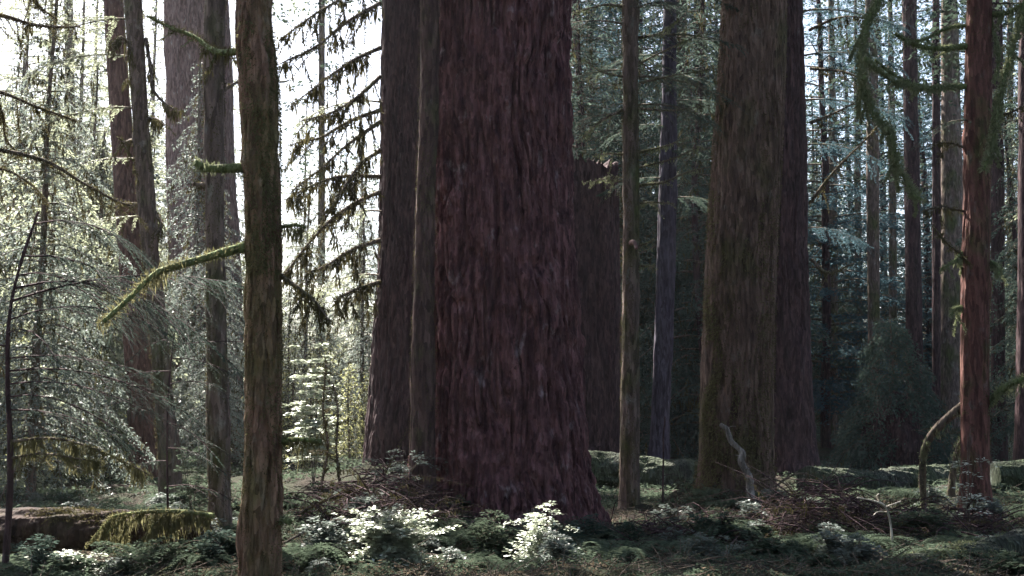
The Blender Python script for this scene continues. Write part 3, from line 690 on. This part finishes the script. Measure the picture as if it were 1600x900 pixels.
for x, D, s, P in ((-50,28,.9,P1),(70,34,1.0,P1),(150,38,1.0,P1),(20,44,1.2,P1),(205,46,1.,P1),(110,50,1.2,P1),(330,58,1.3,P1),(425,50,.62,P1),(480,62,.45,P1),(520,84,.7,P1),(395,70,1.2,P1),(500,60,.9,P1),(560,66,1.,P1),(20,60,1.4,P1),(180,66,1.4,P1),(565,62,.7,P2)):
    place(P, x, D, s, L_a, 'young hemlocks in the bright left wood')
for x, D, s in ((60,25,.8),(130,38,.9),(310,60,1.3),(340,36,.6),(305,42,1.),(10,46,1.1),(195,64,1.2)):
    place(P6, x, D, s, 'hemlock with drooping moss hung sprays filling the left side of the photo', 'mossy hemlocks at the left')
for x, D, s in ((475,48,.8),(568,52,.9),(450,42,.42)):
    place(P6, x, D, s, 'hemlock glowing in the bright gap between the front mossy trunk and the thick red trunks', 'hemlocks in the bright gap')
for x, D, s in ((1290,58,1.),(1385,74,1.1),(1450,66,1.),(1560,62,1.1),(1330,88,1.2),(1500,84,1.1),(1630,70,1.),(920,52,1.),(1010,58,1.1),(1095,52,.9),(1130,72,1.1),(820,64,1.2),(760,72,1.2),(870,76,1.3),(700,82,1.2),(910,68,1.2),(960,84,1.2),(1050,80,1.2)):  # those hidden behind the giant trunk are added to shade the centre foliage
    place(P7, x, D, s, 'x', 'layered blue green conifers')
for x, D, s in ((60,62,.9),(135,70,.95),(-30,76,1.),(225,76,1.),(320,64,.9),(95,92,1.),(20,50,.72),(110,54,.75),(170,62,.8),(470,78,.72),(560,74,.7)):
    place(P8, x, D, s, 'x', 'layered pale conifers')
for x, D, s in ((490,34,.6),(548,42,.55),(455,38,.7),(512,46,.75),(575,50,.6),(470,58,.9),(535,64,.9),(25,30,.7),(160,33,.6)):
    place(P9, x, D, s, 'x', 'glowing young hemlocks in the sun')
for x, D, s in ((915,45,1.2),(1090,46,1.),(985,44,1.2),(1100,42,1.3),(890,50,1.4),(1050,48,1.4)):
    place(P10, x, D, s, 'drooping hemlock in the dim blue green foliage wall behind the bare slim trunk', 'drooping hemlocks behind the slim trunk')
for x, D, s in ((1285,70,1.2),(1650,40,1.2),(1500,66,.9),(1310,64,1.3),(1590,52,1.2)):
    place(P10, x, D, s, 'drooping hemlock among the thin trunks of the right side', 'drooping hemlocks of the right side')
for x, D, s, P in ((60,96,1.1,P3),(160,84,1.,P4),(290,84,1.1,P3),(-20,110,1.2,P3),(230,110,1.2,P3),(120,120,1.2,P3),(20,72,.9,P4),(130,66,1.,P4),(-10,66,1.,P4),(75,78,1.,P3),(230,74,1.,P4)):
    place(P, x, D, s, L_b, 'tall conifers of the bright left wood')
for x, D, s, P in ((905,46,1.0,P3),(960,56,1.,P3),(1095,50,.95,P3),(1110,60,1.1,P3),(1010,70,1.2,P3),(930,84,1.3,P3),(1060,88,1.3,P3),(850,64,1.1,P3),(1150,78,1.2,P3)):
    place(P, x, D, s, L_c, 'tall conifers behind the slim trunk')
for x, D, s, P in ((1275,74,.9,P3),(1340,96,1.1,P4),(1440,72,.9,P3),(1500,92,1.1,P4),(1640,52,1.0,P4),(1480,70,.8,P3),(1690,60,1.,P4),(1250,92,1.2,P3)):
    place(P, x, D, s, L_d, 'tall conifers of the dim right wood')
for x, D, s, P in ((1560,50,.45,P1),(1480,64,.7,P2),(1600,44,.4,P2)):
    place(P, x, D, s, L_e, 'young hemlocks of the dim right wood')
for k in range(44):
    x = -120 + k*42 + rg.random()*30; D = 42 + rg.random()*40
    if 620 < x < 870: continue
    if 400 < x < 620 and k % 3: continue
    if x < 600: D += 25
    if 1260 < x < 1500: D += 30
    place(P5, x, D, .7+.6*rg.random(), L_f, 'low bushes in the distance')

# unseen conifers added beside and behind the camera to dim the frontal light
for k, (X, Y, s, P) in enumerate(((-11,-6,1.1,P4),(-4,-12,1.2,P3),(5,-9,1.1,P4),(12,-5,1.2,P3),(16,6,1.1,P4),(-16,5,1.1,P3),(0,-20,1.3,P4),(-10,-19,1.2,P3),(11,-18,1.3,P4),(19,-12,1.2,P3),(-20,-10,1.2,P4),(21,12,1.1,P3),(-22,14,1.,P4))):
    o = dup(P, (X, Y, gz(X, Y)), rg.random()*6.28, s, 'unseen tall conifer added around the viewer for shade', 'conifers around the viewer')

# ------------------------------------------------------------------ fallen logs
def log(name, label, A, B, r0, r1, mat, moss=None, mlen=.1, mper=400, amp=.03, half=None, D=None):
    A, B = np.array(A), np.array(B); base = A.copy()
    t = thing(name, label, 'fallen log', base); L = np.linalg.norm(B-A); n = int(L/.04)
    P = np.linspace(0, 1, n)[:, None]*(B-A)+A; P = P + (fbm(P*.6, 2, 9)-.5)[:, None]*np.array([0, .1, .25])
    g = Geo(); tube(g, P, np.linspace(r0, r1, n)*(1+.25*(fbm(P*1.7, 3, 21)-.5)), 90, 0, amp=amp*1.3, fr=np.array([3., 9., 9.]), seed=3); g.build('log', M[mat], t, base)
    if moss:
        q = P if half is None else P[int(n*half[0]):int(n*half[1])]
        g = Geo(); m = int(np.linalg.norm(q[-1]-q[0])*mper*1.5); i = np.random.default_rng(4).integers(0, len(q), m); th = np.random.default_rng(5).normal(0, 1., m); kk = vn(np.stack([i*.11, th*1.5, 0*th], -1), 8) > (.52 if half is None else .40); i, th = i[kk], th[kk]; m = len(i)
        ax = unit((B-A)); sd_ = unit(np.cross(ax, UP)); rr = np.interp(i, [0, len(q)], [r0, r1])
        nrm = sd_*np.sin(th)[:, None] + UP*np.cos(th)[:, None]; C = q[i] + nrm*rr[:, None]*1.0
        C += ax*rng.normal(0, .05, (m, 1))
        d = nrm*.7 + rng.normal(0, .6, (m, 3)) - UP*np.abs(np.sin(th))[:, None]*1.6
        blades(g, C, d, rng.normal(0, 1, (m, 3)), mlen*(.3+rng.random(m)**2), mlen*.22, 0)
        g.build('moss', M[moss], t, base)
    return t
log('fallen_log', 'mossy fallen log lying behind the slim trunk and right of the giant trunk', px(905,741,28.5), px(1135,746,28.2), .46, .44, 'logmoss', 'fern', .05, 900, .07)
log('fallen_log', 'dark mossy fallen log in front of the bushy mound', px(1262,756,28), px(1510,752,31), .36, .34, 'logmoss', 'fern', .05, 700, .07)
log('fallen_log', 'brown rotting log at the lower left, its right part covered in hanging moss', px(-60,836,14.2), px(322,838,13.9), .235, .21, 'logbrown', 'mossdark', .05, 1500, .06, (.3, 1.))
log('fallen_log', 'green mossy log lying low across the bottom right corner', px(1350,898,12.9), px(1640,850,14.4), .12, .18, 'logmoss', 'mossgreen', .05, 2600, .03)
log('fallen_log', 'dark log lying in the shade at the far right behind the reddish trunk', px(1555,748,27), px(1640,745,27), .34, .36, 'logmoss', 'fern', .07, 700, .05)

# dead snag branch leaning on the large trunk
def stick(name, label, pts, D0, D1, r0, r1, mat, moss=None, twigs=3, tlen=.3, cat='branch', mlen=.08, group=None):
    P0 = px(*pts[0], D0); base = P0
    t = thing(name, label, cat, base, group); limb(t, base, pts, D0, D1, r0, r1, mat, moss, mlen, 200, twigs, tlen, name='stem', tdir=(0, -.2, .3)); return t
stick('dead_branch', 'knotty pale dead branch standing against the foot of the large brown trunk', [(1178,800),(1172,765),(1170,745),(1158,722),(1160,708),(1143,690),(1136,672),(1124,664)], 20.0, 20.2, .08, .035, 'snagwood', None, 6, .25)
dm = thing('mossy_branch', 'drooping bough hung with pale moss lying over the right part of the rotting log', 'branch', px(330, 800, 13.4))
limb(dm, px(330, 800, 13.4), [(334,806),(290,800),(235,800),(180,806),(160,822)], 13.4, 13.5, .028, .012, 'limb', 'moss', .26, 330, 16, .45, name='bough', mossw=.014)
stick('mossy_branch', 'arching mossy root like branch left of the foot of the reddish trunk', [(1444,792),(1441,740),(1447,695),(1468,665),(1492,645),(1507,632)], 19.6, 19, .05, .075, 'wood', 'mossgreen', 2)
stick('mossy_branch', 'short upright mossy stub between the arching branch and the reddish trunk', [(1486,775),(1490,735),(1497,700),(1505,684)], 20.5, 20.3, .07, .035, 'wood', 'mossgreen', 2)
fk = thing('dead_branch', 'bleached forked branch catching the sun above the dark twigs of the forest floor', 'branch', px(1395, 862, 14.5))
limb(fk, px(1395, 862, 14.5), [(1395,862),(1392,820),(1384,792),(1366,782),(1340,777)], 14.5, 14.3, .014, .009, 'bleach', None, name='stem')
limb(fk, px(1395, 862, 14.5), [(1384,792),(1396,788),(1408,783)], 14.45, 14.4, .010, .008, 'bleach', None, name='fork')
limb(fk, px(1395, 862, 14.5), [(1378,788),(1370,776),(1374,770)], 14.4, 14.35, .008, .006, 'bleach', None, name='fork')
limb(fk, px(1395, 862, 14.5), [(1388,800),(1372,800),(1364,806)], 14.45, 14.3, .008, .006, 'bleach', None, name='fork')
stick('dead_branch', 'thin bent dead branch beside the foot of the front mossy trunk', [(470,800),(500,785),(545,768),(575,760)], 15.5, 16.5, .02, .008, 'wood', 'mossdark', 7, .4)
stick('dead_branch', 'long thin dead branch low behind the front mossy trunk', [(440,850),(500,822),(560,818)], 14, 15, .016, .008, 'wood', None, 5, .4)
stick('dead_branch', 'thin upright dead stem in the gap left of the thick dark red trunk', [(531,760),(526,700),(528,640),(520,600)], 18, 18, .02, .008, 'wood', 'mossdark', 6, .5)
stick('dead_branch', 'bent dead stem left of the upright thin stem', [(500,770),(512,700),(505,640),(510,560)], 19, 19.4, .022, .008, 'wood', 'mossdark', 6, .5)
stick('dead_branch', 'thin dark stem standing between the slim trunk and the large brown trunk', [(1036,800),(1036,740),(1037,690),(1040,650)], 20.8, 21, .02, .012, 'dark', None, 4, .3)
for k, (lab, pts) in enumerate((('bowed dead twig arching over the dark brush at the foot of the furrowed trunk', [(1190,748),(1225,755),(1250,790),(1256,840)]),
        ('long dead twig drooping right over the dark brush', [(1210,760),(1250,740),(1300,760),(1330,800)]),
        ('thin twig hanging low before the foot of the large brown trunk', [(1080,790),(1100,820),(1140,815),(1165,830)]))):
    stick('dead_branch', lab, pts, 18.5+k*.4, 18.3, .016, .008, 'wood', None, 7, .35)
# branch debris: a tangle of dead twigs under the furrowed trunk
def tangle(label, boxpx, D0, D1, n, L, hmax, seed):
    rg_ = np.random.default_rng(seed); x0, x1 = boxpx; c = px((x0+x1)/2, 800, (D0+D1)/2); c[2] = gz(c[0], c[1])
    g = Geo()
    for i in range(n):
        D = D0 + (D1-D0)*rg_.random(); X = (x0+(x1-x0)*rg_.random()-800)/F*D; z = float(gz(X, D)); u = ((X/D*F+800)-x0)/(x1-x0)
        hh = hmax*math.sin(math.pi*np.clip(u, .08, .92))*rg_.random(); a = rg_.random()*6.28; l = L*(.4+rg_.random())
        s = np.array([X, D, z+hh]); d = np.array([math.cos(a), math.sin(a), rg_.normal(0, .35)])
        pts = np.array([s, s+d*l*.5+rg_.normal(0, .05, 3), s+d*l+UP*(-.2*l)+rg_.normal(0, .08, 3)]); pts[:, 2] = np.maximum(pts[:, 2], z-.02)
        tube(g, smooth_path(pts, 6), np.linspace(.004+.010*rg_.random(), .002, 6), 4, 0, cap=False)
        if i % 3 == 0: hang_moss(g, pts, 40, .08, .012, 1, .01, rg=rg_)
    o = g.build('brush_pile', [M['dark'], M['mossdark']], None, c); o.location = [float(v) for v in c]; tag(o, label, 'brush pile')
tangle('large heap of dead dark twigs at the foot of the furrowed trunk right of centre', (1175,1400), 15.6, 17.8, 460, .8, .55, 61)
tangle('low heap of dead twigs at the left foot of the giant trunk', (500,700), 15.2, 17.0, 420, .7, .6, 62)
tangle('thin scatter of dead twigs on the ground between the giant trunk and the large trunk', (930,1160), 15, 18.5, 260, .6, .25, 63)
tangle('thin scatter of dead twigs before the reddish trunk', (1400,1600), 15, 18.5, 240, .6, .3, 64)

# ------------------------------------------------------------------ bushy mound over an upturned root plate
mb_c = px(1398, 735, 36.5); mb_c[2] = gz(mb_c[0], 36.5)
bm = thing('bushy_mound', 'tall cone shaped mound of leafy growth over a dark upturned root mass', 'bush', mb_c)
g = Geo(); th = np.linspace(0, 2*np.pi, 90, endpoint=False); zz = np.linspace(-.2, 2.3, 60)
Z, T = np.meshgrid(zz, th, indexing='ij'); rr = .95*np.sqrt(np.clip(1-((Z+.2)/2.55)**2, 0, 1)); V = np.stack([np.cos(T), np.sin(T), 0*Z], -1)
n_ = fbm(np.stack([np.cos(T)*2, np.sin(T)*2, Z*1.2], -1), 4, 44)-.5; V = V*(rr*(1+.7*n_))[..., None] + np.stack([0*Z, 0*Z, Z], -1)
i = np.arange(59)[:, None]*90; j = np.arange(90)[None]; g.add(V.reshape(-1, 3), np.stack([i+j, i+(j+1) % 90, i+90+(j+1) % 90, i+90+j], -1).reshape(-1, 4), 0)
g.build('root_mass', M['dark'], bm)
g = Geo(); r_ = np.random.default_rng(9)
for k in range(330):
    z = 4.4*r_.random(); az = r_.random()*6.28; rad = 1.75*(1-z/4.9)**.8
    if z < 1.9 and math.sin(az) < .1 and abs(math.cos(az)+.1) < .5 and r_.random() < .8: continue
    s = np.array([math.cos(az)*rad*.55, math.sin(az)*rad*.55, z]); bough(g, s, az+r_.normal(0, .5), (rad*.45+.1)*(.5+1.1*r_.random()), .5, 1.0, .16, .06, .10, .06, .5, rg=r_, hang=.6)
tube(g, np.array([[0, 0, 0], [.05, 0, 2.5], [0, 0, 4.9]]), [.08, .05, .01], 6, 1)
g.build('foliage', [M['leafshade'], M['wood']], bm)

# ------------------------------------------------------------------ leafy plants and ferns
def shrub(label, x, y0, y1, D, wpx, mat, seed, group=None, tiers=9, ll=.05, lw=.028, cat='shrub', name='leafy_shrub'):
    r_ = np.random.default_rng(seed); b = px(x, y0, D); b[2] = float(gz(b[0], D)); top = px(x, y1, D)[2] - b[2]; W = wpx*mpp(D)/2
    t = thing(name, label, cat, b, group); gs = Geo(); gl = Geo()
    ns = 4 + tiers//2
    for k in range(ns):
        az = k*2.4+r_.random(); out = W*.75*r_.random()**.6; h = top*(.55+.45*r_.random()) if k else top
        tip = np.array([math.cos(az)*out, math.sin(az)*out, h]) if k else np.array([W*.15, 0, top])
        P = smooth_path([np.zeros(3)-UP*.05, np.array([tip[0]*.3, tip[1]*.3, h*.5]), tip], 10); tube(gs, P, np.linspace(.009, .003, 10), 5, 0, cap=False)
        for q in range(tiers):
            i = 3 + int(6.9*q/tiers); A = P[min(i, 9)]; a2 = r_.random()*6.28; L = W*(.35+.45*r_.random())*(1.1-.08*q)
            n = 7; u = np.linspace(0, 1, n)[:, None]; d = np.array([math.cos(a2), math.sin(a2), 0]); C = A + d*L*u + UP*L*(.35*u-.45*u*u)
            tube(gs, C, np.linspace(.004, .0015, n), 3, 0, cap=False)
            sub = np.repeat(C[1:], 6, 0); m = len(sub); sd_ = np.cross(d, UP)*np.where(np.arange(m) % 2, 1, -1)[:, None]
            dd = d*.5 + sd_ + r_.normal(0, .35, (m, 3))*np.array([1, 1, .35]); pos = sub + unit(dd)*L*.22*r_.random((m, 1)) + r_.normal(0, .012, (m, 3))
            blades(gl, pos, dd, np.cross(dd, UP + r_.normal(0, .35, (m, 3))), ll*(.6+.8*r_.random(m)), lw, 0)
    gs.build('stems', M['wood'], t); gl.build('leaves', M[mat], t); return t
shrub('brilliant white sunlit leafy plant at the bottom, left one of the two', 612, 915, 798, 13.3, 165, 'leafsunlit', 301, tiers=26, ll=.05)
shrub('brilliant white sunlit leafy plant at the bottom, in front of the giant trunk', 850, 910, 788, 13.9, 150, 'leafsunlit', 302, tiers=9, ll=.045)
shrub('dim bluish leafy plant at the left foot of the giant trunk', 620, 815, 705, 17.0, 150, 'leafcool', 303, tiers=8)
shrub('dim green leafy plant between the two sunlit white plants', 765, 900, 800, 14.8, 150, 'fern', 304, tiers=9)
shrub('small leafy plant at the right foot of the giant trunk', 985, 905, 815, 15.4, 130, 'leafdark', 305, tiers=7)
shrub('sparse twiggy shrub below the reddish trunk at the lower right', 1515, 860, 670, 16.0, 110, 'leafsunlit', 306, tiers=2, ll=.055)
shrub('low green shrub in the lower left corner before the rotting log', 230, 905, 845, 12.9, 210, 'fern', 307, tiers=10)
shrub('pale leafed low shrub in front of the left log end', 110, 905, 858, 13.0, 130, 'leafsunlit', 308, tiers=7)
shrub('green leafy shrub behind the slim trunk left of the mossy trunk', 300, 850, 700, 16.5, 110, 'fern', 309, tiers=8)
shrub('yellow green leafy shrub glowing in the gap behind the front mossy trunk', 490, 760, 540, 27, 120, 'leafsunlit', 310, tiers=12, ll=.12, lw=.06)
shrub('dark leafy shrub between the foot of the large trunk and the heap of twigs', 1120, 880, 800, 15.6, 120, 'leafdark', 311, tiers=7)
shrub('small green shrub right of the bleached forked branch', 1440, 860, 800, 15.8, 140, 'fern', 312, tiers=7)

shrub('dark leafy shrub against the right foot of the giant trunk', 925, 870, 800, 15.9, 90, 'leafshade', 313, tiers=7)
shrub('dark leafy shrub in front of the rotting log at the left edge', 60, 900, 838, 12.7, 130, 'leafshade', 314, tiers=9)
shrub('dim leafy shrub at the foot of the slim trunk left of the mossy trunk', 345, 900, 830, 13.2, 110, 'leafshade', 315, tiers=9)

def fern_proto():
    t = thing('sword_fern', 'x', 'fern', (0, 0, 0)); g = Geo(); r_ = np.random.default_rng(31)
    for k in range(17):
        az = k*2.4; L = .55+.3*r_.random(); n = 26; u = np.linspace(0, 1, n)[:, None]; d = np.array([math.cos(az), math.sin(az), 0])
        C = d*L*u*.9 + UP*L*(1.0*u-.95*u*u); tube(g, C[::4], np.linspace(.004, .001, len(C[::4])), 3, 0, cap=False)
        T = unit(np.gradient(C, axis=0)); s = np.cross(T, UP); s = unit(s)
        for sg in (-1, 1): blades(g, C[2:], s[2:]*sg + T[2:]*.35 + r_.normal(0, .05, (n-2, 3)), np.cross(s[2:], T[2:])*0 + T[2:], (.11*np.sin(np.pi*(u[2:, 0]*.85+.12))), .022, 0)
    g.build('fronds', M['fern'], t); return t
fp = fern_proto(); first = True
ferns = [(60,896,12.9),(330,893,13),(465,890,13.2),(700,868,15),(730,892,13.6),(905,862,15.6),(1060,872,14.6),(960,882,13.9),(1120,856,15.7),(1000,770,24),(1060,775,23.5),(1300,780,24.5),(1420,842,16.4),(1500,862,15),
         (1590,850,16),(1260,868,15),(640,760,22),(520,770,23),(430,800,19),(300,812,17.5),(180,780,21),(90,775,21.5),(1340,868,14.9),(1180,880,13.9),(550,850,15),(1575,800,20),(1250,775,24)]
for k, (x, y, D) in enumerate(ferns):
    X = (x-800)/F*D; loc = (X, D, float(gz(X, D))-.02)
    lab = 'dim sword fern growing from the shaded forest floor'; s = .75+.5*rg.random()
    if first: fp.location = loc; fp['label'] = lab; fp['group'] = 'ferns on the forest floor'; fp.scale = (s, s, s); first = False
    else: dup(fp, loc, rg.random()*6.28, s, lab, 'ferns on the forest floor')

herb = shrub('x', 800, 850, 812, 16, 70, 'fern', 401, tiers=6, ll=.05, lw=.03, cat='seedling', name='seedling'); herb2 = shrub('x', 800, 850, 800, 16, 60, 'leafcool', 402, tiers=7, ll=.04, lw=.02, cat='seedling', name='seedling')
hr = random.Random(12)
for P, n in ((herb, 62), (herb2, 52)):
    for k in range(n):
        D = 12.4 + 12*hr.random()**1.3; x = 20 + 1570*hr.random(); X = (x-800)/F*D; loc = (X, D, float(gz(X, D))-.02); s_ = .7+.8*hr.random()
        lab = 'small leafy seedling standing in the dim undergrowth' if P is herb else 'small bluish seedling standing in the dim undergrowth'
        if k == 0: P.location = loc; P['label'] = lab; P['group'] = 'seedlings of the undergrowth'
        else: dup(P, loc, hr.random()*6.28, s_, lab, 'seedlings of the undergrowth')
for k in range(40):
    D = 12.6 + 13*hr.random(); X = (20+1570*hr.random()-800)/F*D
    dup(fp, (X, D, float(gz(X, D))-.02), hr.random()*6.28, .6+.5*hr.random(), 'dim sword fern growing from the shaded forest floor', 'ferns on the forest floor')

# ------------------------------------------------------------------ ground cover: countless small leaves and twigs
r_ = np.random.default_rng(77); g = Geo()
def scatter(n, D0, D1, hw):
    D = D0*(D1/D0)**r_.random(n); X = (r_.random(n)*2-1)*hw*D; return X, D
def hgt(X, D): 
    f = (fbm(np.stack([X*2.2, D*2.2, 0*X], -1), 4, 11) - .5)*.22; return gz(X, D) + f
for n, D0, D1, ll, mi in ((150000, 11.5, 20, .045, 0), (120000, 19, 48, .10, 0), (60000, 11.5, 24, .05, 1), (40000, 11.5, 24, .045, 2)):
    X, D = scatter(n, D0, D1, .47); k = vn(np.stack([X*1.3, D*1.3, 0*X+mi*7], -1), 5) + .25*vn(np.stack([X*5, D*5, 0*X], -1), 6) > .52; X, D = X[k], D[k]; n = len(X)
    hh = .22*vn(np.stack([X*1.7, D*1.7, 0*X], -1), 8)**2*r_.random(n) + .01
    P = np.stack([X, D, hgt(X, D) + hh], -1); d = r_.normal(0, 1, (n, 3))*np.array([1, 1, .3]); blades(g, P, d, np.cross(d, UP+r_.normal(0, .4, (n, 3))), ll*(.5+r_.random(n)), ll*.5*(.5+.8*r_.random(n)), mi)
X, D = scatter(9000, 11.5, 26, .47); Z = hgt(X, D)+.03; a = r_.random(9000)*6.28; l = .1+.4*r_.random(9000)**2
A = np.stack([X, D, Z], -1); B = A + np.stack([np.cos(a)*l, np.sin(a)*l, r_.normal(0.02, .08, 9000)], -1); segs(g, A, B, .006, .003, 3)
o = g.build('ground_cover', [M['fern'], M['litter'], M['leafdark'], M['wood']]); o['kind'] = 'stuff'; o['label'] = 'low leaves, moss and twigs covering the forest floor'

# ------------------------------------------------------------------ labels that say which one
EDGES = [(172, 'left of the pair of leaning trunks'), (262, 'beside the pair of leaning trunks'), (368, 'behind the slim trunk left of the front mossy trunk'), (405, 'behind the front mossy trunk'),
         (500, 'just right of the front mossy trunk'), (645, 'before the thick dark red trunk'), (800, 'left of centre below the giant trunk'), (960, 'right of centre below the giant trunk'), (1040, 'right of the bare slim trunk'), (1100, 'left of the large brown trunk'),
         (1220, 'before the large brown trunk'), (1320, 'right of the dark furrowed trunk'), (1420, 'by the bushy mound'), (1505, 'left of the reddish trunk'), (1560, 'just right of the reddish trunk'), (9999, 'by the right edge')]
FAR_R = {'before the thick dark red trunk': 'just left of the thick dark red trunk', 'before the large brown trunk': 'behind the large brown trunk', 'left of centre below the giant trunk': 'behind the giant trunk', 'right of centre below the giant trunk': 'between the giant trunk and the bare slim trunk'}
KIND = {'young_hemlock': 'young hemlock', 'tall_conifer': 'tall background conifer', 'mossy_hemlock': 'drooping moss hung hemlock', 'low_bush': 'dark low distant bush', 'layered_conifer': 'conifer with flat layered boughs', 'drooping_hemlock': 'drooping shaded hemlock', 'glowing_hemlock': 'young sunlit yellow green hemlock', 'sword_fern': 'sword fern', 'leafy_shrub': None, 'seedling': 'leafy seedling'}
ORD = ['nearest', 'second nearest', 'third nearest', 'fourth nearest', 'fifth nearest', 'sixth nearest', 'seventh nearest']
buckets = {}
for o in list(COL.objects):
    if o.parent or 'group' not in o or o['group'] == 'conifers around the viewer': continue
    kn = o.name.split('.')[0]
    if kn == 'leafy_shrub' : kn = 'seedling'
    if not KIND.get(kn): continue
    x = 800 + F*o.location.x/o.location.y
    reg = next(r for e, r in EDGES if x < e)
    if o.location.y > 27: reg = FAR_R.get(reg, reg)
    buckets.setdefault((kn, reg), []).append(o)
for (kn, reg), L in buckets.items():
    L.sort(key=lambda o: o.location.y)
    for i, o in enumerate(L):
        n = KIND[kn]
        if len(L) == 1: o['label'] = 'only ' + n + ' ' + reg
        elif len(L) <= 7: o['label'] = ORD[i] + ' ' + n + ' ' + reg
        else: o['label'] = n + ' in the cluster ' + reg; o['group'] = n + 's ' + reg

# ------------------------------------------------------------------ air
g = Geo(); x0, x1, y0, y1, z0, z1 = -950, 950, -450, 1550, -4., 48.
V = [(x, y, z) for z in (z0, z1) for x, y in ((x0,y0),(x1,y0),(x1,y1),(x0,y1))]
g.add(V, [(0,3,2,1),(4,5,6,7),(0,1,5,4),(1,2,6,5),(2,3,7,6),(3,0,4,7)], 0, False)
hm = bpy.data.materials.new('haze'); hm.use_nodes = True; t = hm.node_tree; t.nodes.clear(); out = t.nodes.new('ShaderNodeOutputMaterial')
pv = t.nodes.new('ShaderNodeVolumePrincipled'); pv.inputs['Color'].default_value = (.92, .95, 1, 1); pv.inputs['Density'].default_value = .00015; pv.inputs['Anisotropy'].default_value = .5
t.links.new(pv.outputs[0], out.inputs['Volume'])
hz = g.build('haze', hm); hz['kind'] = 'stuff'
